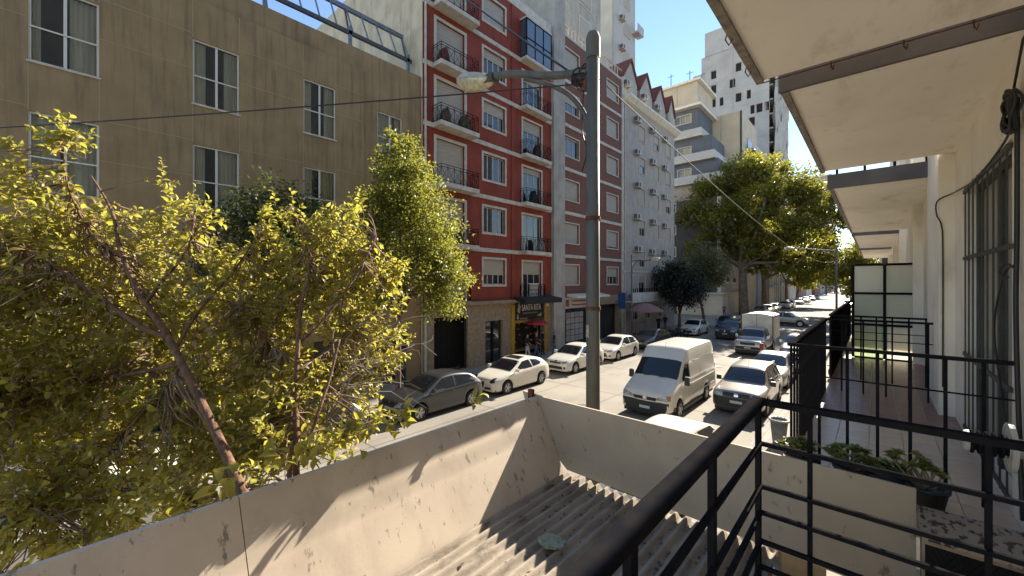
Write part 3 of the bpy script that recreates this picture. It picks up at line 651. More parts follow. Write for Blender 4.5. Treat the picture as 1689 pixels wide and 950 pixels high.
pier = mat('grey_pier', (.40,.37,.33), .9, (.31,.285,.25), 1.3, bump=.15); add_stain(pier, (.2,.17,.14), 1.6, (1,2,.2), .52, .75, .6)
BL, BR = 25.1, 34.9; ZB = [H+z for z in (-1.1,2.1,5.4,8.75,12.1,15.45)]; ZBT = H+18.8
bC = empty('brick_building', (XB, 30, 0)); ops = []
for z in ZB: ops += [(25.35,27.35,z+.95,z+2.45),(31.9,33.9,z+.95,z+2.45)]
part('wall', wall_holes(MB(), XB, BL, BR, ZB[0], ZBT, ops, .22), bk, bC)
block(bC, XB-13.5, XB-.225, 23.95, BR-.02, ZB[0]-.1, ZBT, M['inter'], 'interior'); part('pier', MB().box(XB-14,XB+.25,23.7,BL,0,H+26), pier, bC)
block(bC, XB-13.5, XB-1.6, BL, 33.6, ZBT+.05, H+26.5, pier, 'attic_storey'); block(bC, XB-13.5, XB, BL, BR, ZBT-.02, ZBT+.2, M['trim'], 'roof')
for i, z in enumerate(ZB):
    window(bC, (XB,26.35,z+.95), 2.0, 1.5, 'roller', (1.0,1.0,.95,.1,.5,.9)[i], n=3, surround=.09); window(bC, (XB,32.9,z+.95), 2.0, 1.5, 'roller', (.55,.9,1.0,1.0,1.0,1.0)[i], n=3, surround=.09)
    if i: part('floor_band', MB().box(XB,XB+.07,BL+.002,BR-.3,z-.2,z+.04), M['trim'], bC)
part('corner_strip', MB().box(XB-.1,XB+.1,BR-.3,BR,0,ZBT+.3), M['trim'], bC)
part('parapet_rail', (lambda q: [q.box(XB-.2,XB-.12,BL+k*.5,BL+.06+k*.5,ZBT+.2,ZBT+1.0) for k in range(19)] and q.box(XB-.2,XB-.1,BL,BR,ZBT+1.0,ZBT+1.08))(MB()), M['trim'], bC)
for y in (27.3,30.9): window(bC, (XB-1.6,y,ZBT+2.2), 1.9, 2.2, 'roller', .9, n=2, surround=.1, dep=.05)
for y in (27.3,30.9): window(bC, (XB-1.6,y,ZBT+5.6), 1.9, 1.6, 'roller', .9, n=2, surround=.1, dep=.05)
gz = ZB[0]-.25; part('ground_wall', wall_holes(MB(), XB+.03, BL, BR, 0, ZB[0], [(25.3,29.0,.16,3.1),(30.0,34.2,.16,3.2)], .5), st, bC); block(bC, XB-9, XB-.6, BL, BR, 0, ZB[0]-.12, M['inter'], 'interior')
part('shop_window', MB().box(XB-.3,XB-.28,25.3,29.0,.16,3.1), M['pane'], bC)
tag(bC, 'brick apartment building with white floor bands and closed roller shutters', 'building')
s2 = empty('shop_sign', (XB, 27, 3.2)); part('board', MB().box(XB+.05,XB+.14,25.0,28.9,3.12,3.95), mat('sign_pale', (.48,.40,.36), .6), s2)
part('line', MB().box(XB+.142,XB+.148,26.2,28.5,3.62,3.72).box(XB+.142,XB+.148,26.2,28.6,3.32,3.42).prism([(25.3,3.3),(25.8,3.25),(25.75,3.8),(25.35,3.8)],'x',XB+.142,XB+.148), mat('sign_brown', (.2,.08,.07), .7), s2)
tag(s2, 'pale shop sign with brown lines beside the grocer', 'sign')
a2 = empty('shop_awning', (XB, 27.5, 3.9)); part('canvas', MB().prism([(XB+.05,4.0),(XB+1.0,3.93),(XB+1.0,4.08),(XB+.05,4.24)],'y',25.6,30.6), mat('awning_white', (.62,.58,.5), .8), a2)
tag(a2, 'flat white awning above the pale shop sign', 'awning')
po = empty('window_posters', (XB, 27, .3)); pm = [mat('poster_'+str(k), c, .7, c2, 14) for k, (c, c2) in enumerate((((.42,.36,.34),(.3,.25,.25)),((.36,.4,.38),(.25,.3,.28)),((.45,.33,.3),(.3,.2,.18))))]
for i in range(4):
    for k in range(5): part('poster', MB().box(XB-.275,XB-.265,26.0+i*.62,26.56+i*.62,.5+k*.46,.92+k*.46), random.choice(pm), po)
tag(po, 'rows of pale notices stuck inside the shop window under the pale sign', 'posters')
# blue flag sign, pinkish parasol and little fence in front of the brick building
bs = empty('blue_sign', (XB+.9, 33.4, .13)); part('board', MB().box(XB+.3,XB+1.0,33.4,33.46,2.75,4.2), mat('sign_blue', (.012,.06,.19), .6), bs); part('post', MB().box(XB+.02,XB+.3,33.41,33.45,3.4,3.46), M['galv'], bs)
tag(bs, 'plain blue panel sign hanging out from the brick building', 'sign')
pp = empty('pink_parasol', (XB+1.7, 36.0, .13)); part('canopy', MB().lathe([(0,3.1),(.5,3.0),(1.2,2.65),(1.75,2.4),(1.75,2.3),(1.1,2.55),(0,2.95)],8), mat('parasol_pink', (.28,.15,.14), .8), pp, world=False); part('pole', MB().lathe([(.03,0),(.03,3.0)],8), M['galv'], pp, world=False); part('base', MB().lathe([(0,0),(.25,0),(.25,.08),(0,.1)],12), M['fascia'], pp, world=False)
tag(pp, 'faded pink parasol on the pavement by the pale grey building', 'parasol')
pf2 = empty('picket_fence', (XB+1.9, 33.5, .13))
for k in range(9): part('picket', MB().box(XB+1.88,XB+1.94,31.8+k*.42,31.9+k*.42,.13,1.9), mat('fence_brown', (.2,.15,.11), .9), pf2)
part('rail', MB().box(XB+1.89,XB+1.93,31.7,35.4,1.5,1.58), MATS['fence_brown'], pf2)
tag(pf2, 'short brown picket fence round the pavement tables', 'fence')
# ---------------------------------------------------------------- pale grey building with air conditioners and red gables
gm_ = mat('grey_render', (.40,.36,.325), .9, (.33,.295,.265), 1.2, bump=.1); add_stain(gm_, (.3,.265,.235), 1.2, (1,1.6,.2), .5, .78, .5)
GL, GR = 35.0, 47.9; bD = empty('pale_grey_building', (XB, 41, 0)); ZG = [H+z for z in (1.2,4.35,7.5,10.65,13.8)]; YC = (38.3,41.9,45.2); ops = []
for z in ZG: ops += [(y+.1,y+1.5,z+.35,z+1.9) for y in YC]
ops += [(y+.0,y+1.5,H-1.3,H+.7) for y in YC]; ops += [(y,y+1.2,1.4,3.0) for y in (37,40,43)]
part('wall', wall_holes(MB(), XB, GL, GR, 0, H+17.3, ops, .18), gm_, bD); block(bD, XB-13, XB-.185, GL+.02, GR, 0, H+17.3, gm_, 'side_wall')
for z in ZG:
    for y in YC: window(bD, (XB,y+.8,z+.35), 1.4, 1.55, 'roller', random.choice((.5,.9,1,.97)), n=2, surround=.07, dep=.16)
for y in YC: window(bD, (XB,y+.75,H-1.3), 1.5, 2.0, 'roller', .35, n=2, surround=.07, dep=.16)
for y in (37,40,43): window(bD, (XB,y+.6,1.4), 1.2, 1.6, 'roller', .3, n=2, surround=.07, dep=.16)
part('cornice', MB().prism([(XB-.1,H+17.0),(XB+.25,H+17.1),(XB+.7,H+17.45),(XB+.7,H+17.6),(XB-.1,H+17.6)],'y',GL+.1,GR+.3), M['cream'], bD)
part('eaves_band', MB().box(XB,XB+.12,GL,GR,H-.95-1.3,H-2.0), M['trim'], bD); part('balcony', MB().box(XB,XB+.8,GL+.3,GR-1,H-1.55-.35,H-1.9+.18).box(XB+.72,XB+.8,GL+.3,GR-1,H-1.7,H-.95), M['white'], bD)
part('floor_band', MB().box(XB,XB+.06,GL,GR,H+1.0,H+1.15), M['trim'], bD)
red = mat('roof_tile_red', (.17,.058,.045), .85, (.12,.042,.033), 5, bump=.3)
part('attic', MB().box(XB-5,XB-.3,GL,GR,H+17.62,H+19.3), gm_, bD)
for y in (36.6,40.2,43.8,47.0):
    hw = 1.45 if y < 46 else .9; d_ = part('gable', MB().prism([(y-hw,H+17.62),(y+hw,H+17.62),(y+hw,H+19.4),(y,H+21.4),(y-hw,H+19.4)],'x',XB-4,XB-.05), gm_, bD)
    rf = MB(); 
    for s_ in (-1,1): rf.prism([(y+s_*(hw+.22),H+19.3),(y,H+21.45),(y,H+21.62),(y+s_*(hw+.22),H+19.45)],'x',XB-4.2,XB+.12)
    rf.prism([(y+(hw+.2),H+17.7),(y+hw+.9,H+17.7),(y+hw+.9,H+18.0),(y+(hw+.2),H+19.6)],'x',XB-4,XB-.25)
    part('gable_roof', rf, red, d_)
    window(bD, (XB-.05,y,H+18.0), 1.2, 1.3, 'roller', .9, n=2, surround=.06, dep=-.03)
part('downpipe', MB().tube([(XB+.05,GL+.25,.2),(XB+.05,GL+.25,H+17.2)], .06, 8), M['trim'], bD)
tag(bD, 'pale grey apartment building with red tiled gables and many air conditioners', 'building')
acm = mat('ac_white', (.5,.47,.42), .6, (.4,.37,.33), 6)
def make_ac(loc, label, group, first=[None]):
    if first[0] is None:
        t = empty('air_conditioner'); part('casing', MB().box(.02,.5,-.42,.42,0,.56), acm, t, world=False)
        g = MB(); g.lathe([(.22,.502),(.22,.51),(.19,.512),(.0,.512)],14,'x',(0,-.1,.28)); part('fan_grille', g, M['fascia'], t, world=False); part('side_grille', MB().box(.1,.45,-.43,-.421,.08,.48), M['fascia'], t, world=False)
        part('bracket', MB().box(.0,.4,-.38,-.33,-.05,0).box(.0,.4,.33,.38,-.05,0), M['galv'], t, world=False); first[0] = t; o = t
    else: o = copy_tree(first[0])
    s_ = random.uniform(.86,1.1); o.scale = (random.uniform(.85,1.1), s_, s_); o.location = Vector(loc)+Vector((0,random.uniform(-.12,.12),random.uniform(-.1,.1))); tag(o, label, 'air conditioner', group); return o
rows_ = ('lowest','second','middle','fourth','top'); cols_ = ('nearest the brick building','in the middle column','farthest from the brick building')
for i, z in enumerate(ZG):
    for k, y in enumerate(YC): make_ac((XB, y-.75, z+1.75), 'white air conditioner, %s row of the pale grey facade, %s' % (rows_[i], cols_[k]), 'air conditioners on the pale grey building')
for y, n_ in ((36.4,'nearest the brick building'),(40.0,'second from the brick building'),(43.6,'third from the brick building')): make_ac((XB-.04, y-.9, H+18.4), 'white air conditioner under the red tiled gable '+n_, 'air conditioners on the gables')
for y, z, n_ in ((43.8,H+.85,'white air conditioner just above the white balcony windows'),(36.2,3.6,'white air conditioner under the white balcony of the pale grey building')): make_ac((XB, y, z), n_, 'low air conditioners')
bal = MB()
for k in range(28): bal.box(XB+.74,XB+.78,GL+.5+k*.4,GL+.6+k*.4,H-.95,H-.55)
tag(part('balcony_boxes', bal, M['black']), 'dark flower rail along the white balcony of the pale grey building', 'rail')
# ---------------------------------------------------------------- white tower behind the brick building
twm = mat('tower_cream', (.66,.60,.48), .9, (.56,.5,.4), .7); add_stain(twm, (.35,.3,.24), .5, (1,1,.3), .6, .8, .5)
twg = mat('tower_white_shaded', (.46,.44,.43), .9, (.38,.37,.36), .6)  # street side of the white tower, its shade mixed into the colour as grey
bE = empty('white_tower', (-21, 42, 0)); block(bE, -34, -21.05, 39.6, 45, 0, H+42, twm)
ops = []; 
for k in range(8): ops.append((42.0,43.6,H+15+k*3.2,H+16.6+k*3.2))
part('street_wall', wall_holes(MB(), -21, 39.6, 45, H+10, H+42, ops, .04), twg, bE)
for k in range(8):
    window(bE, (-21,42.8,H+15+k*3.2), 1.6, 1.6, 'roller', .95, n=2, surround=0, dep=.03); make_ac((-21, 41.4, H+16.2+k*3.2), 'white air conditioner on the tall white tower', 'air conditioners on the white tower')
for k in range(4): part('balcony', MB().box(-21,-20.2,44.0,45.6,H+16+k*6.4,H+16.2+k*6.4).box(-20.25,-20.2,44.0,45.6,H+16.2+k*6.4,H+17+k*6.4), twg, bE)
tag(bE, 'tall cream and white apartment tower rising behind the brick building', 'building')
# ================================================================ the next block and beyond
def face_y(mb, Y, x0, x1, z0, z1, ops, depth=.2):       # a wall that looks down the street towards us (facing -y)
    xs = sorted({x0, x1, *[q for o in ops for q in o[:2]]}); zs = sorted({z0, z1, *[q for o in ops for q in o[2:4]]})
    for i in range(len(xs)-1):
        for k in range(len(zs)-1):
            cx, cz = (xs[i]+xs[i+1])/2, (zs[k]+zs[k+1])/2
            if any(o[0] < cx < o[1] and o[2] < cz < o[3] for o in ops): continue
            mb.face((xs[i],Y,zs[k]),(xs[i+1],Y,zs[k]),(xs[i+1],Y,zs[k+1]),(xs[i],Y,zs[k+1]))
    for a, b, c, d in ops:
        y = Y+depth
        mb.face((a,Y,c),(a,y,c),(a,y,d),(a,Y,d)); mb.face((b,Y,c),(b,Y,d),(b,y,d),(b,y,c)); mb.face((a,Y,c),(b,Y,c),(b,y,c),(a,y,c)); mb.face((a,Y,d),(a,y,d),(b,y,d),(b,Y,d))
    return mb
RN = -math.pi/2
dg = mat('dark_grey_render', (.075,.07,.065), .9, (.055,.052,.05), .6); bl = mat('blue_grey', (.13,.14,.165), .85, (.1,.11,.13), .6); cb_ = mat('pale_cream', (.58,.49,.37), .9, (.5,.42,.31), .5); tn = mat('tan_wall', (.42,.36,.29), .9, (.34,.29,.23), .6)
# corner building: dark grey flank, tan street front
bF = empty('dark_grey_corner_building', (XB, 70, 0)); Y0 = 67
ops = [(-26.5+k*0,-24.3,z,z+1.4) for k in range(1) for z in (5.8,9.4,13,16.6)]
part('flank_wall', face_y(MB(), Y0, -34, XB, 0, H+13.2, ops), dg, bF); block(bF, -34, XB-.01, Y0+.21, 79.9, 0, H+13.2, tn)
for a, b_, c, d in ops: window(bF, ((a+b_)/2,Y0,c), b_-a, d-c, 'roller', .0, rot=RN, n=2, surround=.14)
part('corner_strip', MB().box(XB-.5,XB+.03,Y0-.05,Y0+.3,3.6,H+13.2), M['trim'], bF); part('plinth', MB().box(-24,XB+.35,Y0-.3,79.8,0,3.3), cb_, bF); part('ledge', MB().box(-24.2,XB+.6,Y0-.55,79.8,3.3,3.55), M['trim'], bF)
for y in (71,75): 
    for z in (5,8.4,11.8,15): window(bF, (XB,y,z), 1.8, 1.7, 'roller', .5, n=2, surround=.1, dep=.0)
tag(bF, 'dark grey flank of the corner building beyond the crossing', 'building')
# stepped tower with blue grey terraces
bG = empty('stepped_terrace_tower', (-22, 72, 0))
lev = [(13,17,-18.2,0),(17,20.4,-18.6,1),(20.4,23.6,-19.6,2)]
block(bG, -36, -18.2, 71, 79, H+8, H+16.6, tn, 'lower_storeys')
for z0, z1, x, k in ((16.8,20.3,-18.9,0),(20.5,24.4,-20.0,0),(24.6,29.4,-22.0,1)):
    w_ = -27.2+k*0
    ops = [(-25.3,-23.2,H+z0+1.2,H+z0+2.5)] if k == 0 else [(-25.9,-23.2,H+z0+2.6,H+z0+3.9)]
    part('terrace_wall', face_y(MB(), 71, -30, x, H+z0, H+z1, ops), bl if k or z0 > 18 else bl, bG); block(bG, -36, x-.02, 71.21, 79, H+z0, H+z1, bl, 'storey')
    for a, b_, c, d in ops: window(bG, ((a+b_)/2,71,c), b_-a, d-c, 'far', .0, rot=RN, n=2 if k == 0 else 3, surround=.15)
    part('slab', MB().box(-36,x+.8,70.2,79,H+z0-.25,H+z0+.15), M['trim'], bG)
    part('balustrade', MB().box(-30,x+.7,70.25,70.35,H+z0+.15,H+z0+1.1).box(x+.62,x+.7,70.35,79,H+z0+.15,H+z0+1.1), mat('balustrade', (.42,.41,.40), .5), bG)
block(bG, -36, -22.0, 70.6, 79, H+29.8, H+33.6, cb_, 'top_storey'); part('roof_slab', MB().box(-36.4,-21.3,69.9,79.5,H+29.4,H+29.8).box(-36.4,-21.4,70.1,79.5,H+33.6,H+33.95), M['cream'], bG)
for x in (-25.3,-30): part('joint', MB().box(x-.06,x+.06,70.58,70.599,H+29.8,H+33.6), tn, bG)
for x, y, h_ in ((-24,73,3),(-28,75,4.5),(-26,77,2.5)): part('roof_aerial', MB().box(x-.05,x+.05,y-.05,y+.05,H+33.9,H+33.9+h_).box(x-.6,x+.6,y-.03,y+.03,H+33.5+h_,H+33.56+h_), M['galv'], bG)
part('roof_tank', MB().lathe([(0,H+33.95),(1.1,H+33.95),(1.1,H+35.6),(.6,H+36),(0,H+36)],16,'z',(-31,75,0)), M['white'], bG, True)
tag(bG, 'stepped cream and blue grey tower with terraces behind the gabled roof', 'building')
# blank cream slab tower
bH = empty('blank_cream_tower', (XB, 82, 0)); block(bH, -24.2, XB-.0, 80, 92, 0, H+30.4, cb_); part('notch_wall', MB().box(-25.6,-24.21,80,92,0,H+32.6), cb_, bH)
part('joint', MB().box(-20.9,-20.75,79.97,79.999,H+8,H+30.3), tn, bH); part('edge_strip', MB().box(XB-.25,XB+.03,79.95,80.2,H+8,H+30.4), dg, bH)
for k in range(7): part('balcony', MB().box(XB,XB+1.2,83,91,H+5+k*3.2,H+5.2+k*3.2).box(XB+1.1,XB+1.2,83,91,H+5.2+k*3.2,H+6.2+k*3.2), M['trim'], bH); window(bH, (XB,86,H+5.3+k*3.2), 3.0, 2.2, 'far', n=3, surround=.0, dep=-.04)
tag(bH, 'tall blank cream party wall tower behind the big plane tree', 'building')
# grey-lilac building in front of the concrete tower
bI = empty('lilac_grey_building', (XB, 95, 0)); block(bI, -24, XB, 93, 99, 0, H+26.5, mat('lilac', (.40,.39,.42), .9, (.34,.33,.36), .5))
for k in range(7): part('balcony', MB().box(XB,XB+1.0,93.5,98.5,H+4+k*3.2,H+4.2+k*3.2).box(XB+.92,XB+1.0,93.5,98.5,H+4.2+k*3.2,H+5.1+k*3.2), M['trim'], bI)
tag(bI, 'lilac grey apartment building squeezed before the concrete tower', 'building')
# raw concrete tower with window holes and netting
cm = mat('raw_concrete', (.50,.47,.44), .95, (.40,.38,.36), .35, bump=.2); add_stain(cm, (.27,.25,.24), .5, (1,1,2.5), .55, .75, .55)
bJ = empty('concrete_tower', (XB, 105, 0)); Y0 = 100
ops = []
for px, py in ((1160,127),(1177,123),(1218,110),(1208,137),(1177,147),(1235,155),(1218,160),(1190,167),(1176,170),(1241,180),(1258,176),(1240,200)):
    # position on the tower's flank
    t = (px-844.5)/F; X = (t*CS*Y0-SN*Y0)/(CS+t*SN); d_ = -SN*X+CS*Y0; z = H+(466-py)*d_/F; wd = .8 if px in (1235,1190,1160,1241) else 1.15
    if px == 1258: wd = 2.4
    ops.append((X-wd/2, X+wd/2, z-1.0, z+.9))
part('flank_wall', face_y(MB(), Y0, -29.5, XB, 0, H+52.5, [o for o in ops], .5), cm, bJ)
part('flank_wall', MB().box(-32.2,-29.51,Y0+.3,112,0,H+49), cm, bJ); block(bJ, -29.4, XB-.1, Y0+.51, 119, 0, H+52.4, M['inter'], 'interior')
part('roof_house', MB().box(-29.5,-23.4,Y0+.02,110,H+52.5,H+58), cm, bJ); part('brick_patch', MB().box(-23.39,-21.5,Y0+.5,106,H+52.5,H+56.5), bk, bJ)
part('street_wall', MB().box(XB-.4,XB-.02,Y0+.01,119,0,H+52.4), cm, bJ); part('roof', MB().box(-29.5,XB,Y0,119,H+52.41,H+52.6), cm, bJ)
part('joint', MB().box(-23.6,-23.5,Y0-.03,Y0-.005,H+10,H+52), tn, bJ)
for k in range(17): part('slab_edge', MB().box(XB-.01,XB+1.3,101.5,118,H-1+k*3.1,H-.75+k*3.1), cm, bJ)
net = MB(); nm = mat('netting', (.5,.48,.45), .9, (.35,.33,.3), .5)
for s_ in range(7):
    y0 = 101.5+s_*2.4; q = []
    for i in range(9):
        for k in range(15):
            q.append((XB+1.45+.5*math.sin(k*1.1+s_)*math.sin(i*.8)+random.uniform(0,.35), y0+i*.3, H+14+s_*.6+k*2.2))
    b0 = len(net.v); net.v += q
    for i in range(8):
        for k in range(14): a = b0+i*15+k; net.f.append((a,a+15,a+16,a+1)); net.m.append(0)
part('safety_netting', net, nm, bJ, True)
for k in range(8): part('scaffold_pole', MB().box(XB+1.5,XB+1.58,102+k*2.2,102.08+k*2.2,0,H+48-k*1.2), M['galv'], bJ)
for x, h_ in ((-26,3),(-28.5,2.2)): part('roof_aerial', MB().box(x-.06,x+.06,104,104.12,H+58,H+58+h_), M['galv'], bJ)
tag(bJ, 'unfinished concrete tower with square window holes and torn netting', 'building')
# far buildings along both sides
fm = [mat('far_'+n, c, .9, tuple(q*.8 for q in c), .4) for n, c in (('white',(.55,.53,.5)),('brick',(.26,.08,.06)),('grey',(.38,.38,.4)),('tan',(.42,.36,.3)),('pink',(.42,.33,.31)))]
def far_building(x0, x1, y0, y1, h, m, label, side=1, rows=None, balc=False):
    b = empty('distant_building', ((x0+x1)/2, y0, 0)); block(b, x0, x1, y0, y1, 0, h, m); X = x1 if side > 0 else x0
    nr = int((h-4)/3.2); ny = max(1, int((y1-y0)/4))
    for r_ in range(nr):
        z = 4.4+r_*3.2
        for k in range(ny):
            y = y0+(k+.5)*(y1-y0)/ny
            if balc and k % 2 == 0:
                part('balcony', MB().box(X,X+side*1.1,y-1.6,y+1.6,z-.3,z+.75), M['trim'], b)
            if side > 0: window(b, (X,y,z), 1.7, 1.6, 'far', n=2, surround=.0, dep=-.06)
        if r_ % 1 == 0 and side > 0:
            for x in np.linspace(x0+2, x1-2, 3): window(b, (x,y0,z), 1.5, 1.5, 'far', rot=RN, n=2, surround=.0, dep=-.06)
    part('parapet', MB().box(x0-.1,x1+.1,y0-.1,y1+.1,h,h+.6), M['trim'], b)
    return tag(b, label, 'building')
far_building(-30, XB, 120, 133, 19, fm[3], 'tan building just past the concrete tower', 1)
far_building(-30, XB, 133.5, 146, 26, fm[0], 'white balconied building past the tan one down the street', 1, balc=True)
far_building(-30, XB, 146.5, 158, 25.5, fm[1], 'distant red brick block showing above the street trees', 1)
far_building(-30, XB, 170, 186, 30, fm[0], 'distant white slab block above the street trees', 1)
far_building(-32, XB-1, 230, 250, 52, fm[2], 'distant grey tower with rows of pale balconies', 1, balc=True)
far_building(-32, XB, 190, 215, 24, fm[1], 'low distant brick block below the balconied tower', 1, balc=True)
far_building(-28, XB+1, 262, 290, 60, fm[4], 'tallest distant pinkish tower near the end of the street', 1)
far_building(1.2, 14, 66, 90, 16, fm[3], 'tan building past the crossing on the balcony side', -1)
far_building(1.2, 14, 91, 140, 22, fm[0], 'white building past the crossing on the balcony side', -1)
far_building(-60, 40, 520, 540, 16, fm[3], 'low far building closing the end of the street', 1)
bK = empty('brown_brick_building', (1.5, 34, 0)); block(bK, .35, 9, 52.2-16, 52.9, 0, 9.4, mat('brown_pebble', (.13,.095,.07), .95, (.09,.065,.05), 9, bump=.3)); block(bK, -.2, .349, 36.3, 36.8, H-1.5, H+1.3, MATS['brown_pebble'], 'fin_wall')
tag(bK, 'brown pebbledash building end beyond the glass divider', 'building')
# ================================================================ trees
def np_mesh(name, V, Fq, m, smooth=False):
    me = bpy.data.meshes.new(name); V = np.asarray(V, np.float32); Fq = np.asarray(Fq, np.int32)
    me.vertices.add(len(V)); me.vertices.foreach_set('co', V.ravel()); nf, k = Fq.shape
    me.loops.add(nf*k); me.loops.foreach_set('vertex_index', Fq.ravel()); me.polygons.add(nf)
    me.polygons.foreach_set('loop_start', np.arange(0, nf*k, k, dtype=np.int32)); me.polygons.foreach_set('loop_total', np.full(nf, k, np.int32))
    if smooth: me.polygons.foreach_set('use_smooth', np.ones(nf, bool))
    me.materials.append(m); me.update(calc_edges=True); me.validate(); return me
def leaf_template(kind):
    if kind == 'long':                    # folded, drooping leaf along +x, 8 quads
        xs = [0,.25,.5,.78,1.0]; wd = [.05,.25,.29,.2,.012]; dr = [0,.03,.0,-.09,-.24]; V = []
        for x, w_, z in zip(xs, wd, dr): V += [(x,-w_,z+.55*w_),(x,0,z),(x,w_,z+.55*w_)]
        Fq = []
        for i in range(4):
            a = i*3; Fq += [(a,a+3,a+4,a+1),(a+1,a+4,a+5,a+2)]
        return np.array(V), np.array(Fq)
    V = [(0,0,0),(.45,-.34,.10),(1,0,-.08),(.45,.34,.10)]; return np.array(V), np.array([(0,1,2,3)])
def frames(D, U):
    X = D/np.linalg.norm(D, axis=1, keepdims=True); Y = np.cross(U, X); ln = np.linalg.norm(Y, axis=1, keepdims=True); Y = Y/np.maximum(ln, 1e-6); Z = np.cross(X, Y); return np.stack([X, Y, Z], 2)
def leaves(name, P, R, S, kind, m, smooth=True):
    T, Fq = leaf_template(kind); V = np.einsum('nij,kj->nki', R, T)*S[:,None,None]+P[:,None,:]
    Fa = (Fq[None]+(np.arange(len(P))*len(T))[:,None,None]).reshape(-1, 4); return np_mesh(name, V.reshape(-1,3), Fa, m, smooth)
def rnd_dirs(n): v = RNG.normal(size=(n,3)); return v/np.linalg.norm(v, axis=1, keepdims=True)
def branch_path(a, b, sag=.1, n=6, wob=.05):
    a = np.array(a, float); b = np.array(b, float); L = np.linalg.norm(b-a); o = RNG.normal(size=3)*wob*L; out = []
    for k in range(n+1):
        t = k/n; p = a+(b-a)*t+o*math.sin(math.pi*t)+np.array([0,0,sag*L*math.sin(math.pi*t)])+(RNG.normal(size=3)*wob*.15*L if 0 < k < n else 0); out.append(p)
    return out
# ---- big leafy tree by the awning, trunks rising behind its side panel
lf = leafmat('leaf_yellow_green', (.24,.20,.045), (.145,.112,.03), (.70,.60,.10), .5, .42)
ft = empty('street_tree', (-2.98, .95, .13)); trunk = MB()
A = at
t1 = [Vector((-2.92,.98,.1)), Vector((-2.9,.98,2.2)), A(408,850,2.72), A(388,785,2.85), A(345,690,3.1), A(300,600,3.3), A(278,555,3.45)]
trunk.tube(smooth(t1,4), [.044-.018*i/(len(t1)*4-4) for i in range(len(t1)*4-3)], 10)
N = []                                     # skeleton nodes to hang twigs on
def limb(pts, r0, r1, seg=4):
    p = smooth(pts, seg); trunk.tube(p, [r0+(r1-r0)*i/(len(p)-1) for i in range(len(p))], 7); N.extend([np.array(q) for q in p])
limb([t1[-1],A(240,500,3.6),A(200,420,3.75),A(185,350,3.85),A(150,290,4.0)], .028, .008)
limb([t1[-1],A(235,540,3.5),A(150,480,3.6),A(60,420,3.6),A(-30,385,3.6)], .026, .012)
limb([A(240,500,3.6),A(275,455,3.75),A(310,410,3.9),A(320,360,4.0)], .018, .006)
limb([A(200,420,3.75),A(150,385,3.9),A(110,300,4.1),A(105,215,4.1)], .014, .005)
limb([A(290,575,3.4),A(330,510,3.7),A(390,440,4.0),A(430,380,4.2)], .016, .005)
limb([t1[-2],A(200,620,3.6),A(90,640,3.6),A(-20,650,3.4)], .02, .008)
limb([t1[-2],A(240,680,3.7),A(150,760,3.5),A(60,830,3.2)], .016, .006)
t2 = [Vector((-3.05,1.2,.1)), A(490,830,3.2), A(490,740,3.3), A(488,660,3.5), A(492,560,3.7), A(497,500,3.8)]
limb(t2, .03, .017); limb([A(492,570,3.7),A(540,520,3.9),A(590,450,4.2),A(620,390,4.4)], .016, .005); limb([A(490,600,3.65),A(440,560,3.9),A(400,500,4.1)], .014, .005); limb([A(497,500,3.8),A(510,430,4.1),A(480,340,4.3)], .014, .005)
limb([A(490,610,3.6),A(540,580,4.0),A(580,540,4.3)], .012, .004)
t3 = [Vector((-2.95,1.35,.1)), A(478,800,3.1), A(505,740,3.2), A(525,680,3.3), A(545,620,3.5), A(560,560,3.7)]
limb(t3, .022, .010)
part('trunk', trunk, M['barkr'], ft, True)
blobs = [(60,345,4.1,.5),(108,225,4.1,.22),(15,260,4.0,.26),(30,440,3.9,.75),(160,430,4.2,.62),(60,600,3.7,.75),(200,560,4.1,.75),(330,480,4.2,.58),(300,370,4.2,.36),(268,292,4.2,.13),(460,365,4.3,.30),(520,430,4.4,.46),(430,470,4.3,.5),(560,500,4.4,.36),(600,425,4.5,.26),(350,620,4.1,.62),(450,570,4.3,.5),
         (110,740,3.6,.6),(250,730,3.7,.6),(320,780,3.3,.35),(60,850,3.1,.4),(200,840,3.2,.3),(480,720,3.45,.32),(420,740,3.4,.35),(555,725,3.3,.16),(600,620,4.4,.2),(640,450,4.7,.22),(390,680,3.7,.5),(520,640,3.9,.3),(580,350,4.6,.2),(560,400,4.5,.4),(620,500,4.7,.32),(600,560,4.6,.3),(655,560,4.9,.2),(500,500,4.3,.5),(470,650,3.8,.4),(560,610,4.2,.28),(430,690,3.5,.35),(600,640,4.3,.22),(640,600,4.6,.2),(540,690,3.8,.25),(590,680,3.9,.2),(620,700,3.8,.12),(160,890,2.9,.25),(280,840,2.85,.22),(20,900,2.9,.3),(350,830,2.9,.16),(440,790,3.0,.2),(60,720,3.6,.6),(-20,560,3.6,.7)]
Bc = np.array([list(A(a,b,c)) for a, b, c, _ in blobs]); Br = np.array([r for *_, r in blobs]); wgt = Br**2.2; wgt /= wgt.sum()
NT = 2900; idx = RNG.choice(len(blobs), NT, p=wgt); tips = Bc[idx]+rnd_dirs(NT)*(RNG.random(NT)**.36)[:,None]*Br[idx][:,None]*np.array([1.15,1.0,1.0])
tips = tips[tips[:,0] < -2.83]; NA = np.array(N); twig = MB(); LP, LD, LU, LS = [], [], [], []
TC = np.array([-3.6,.9,H-1.2])
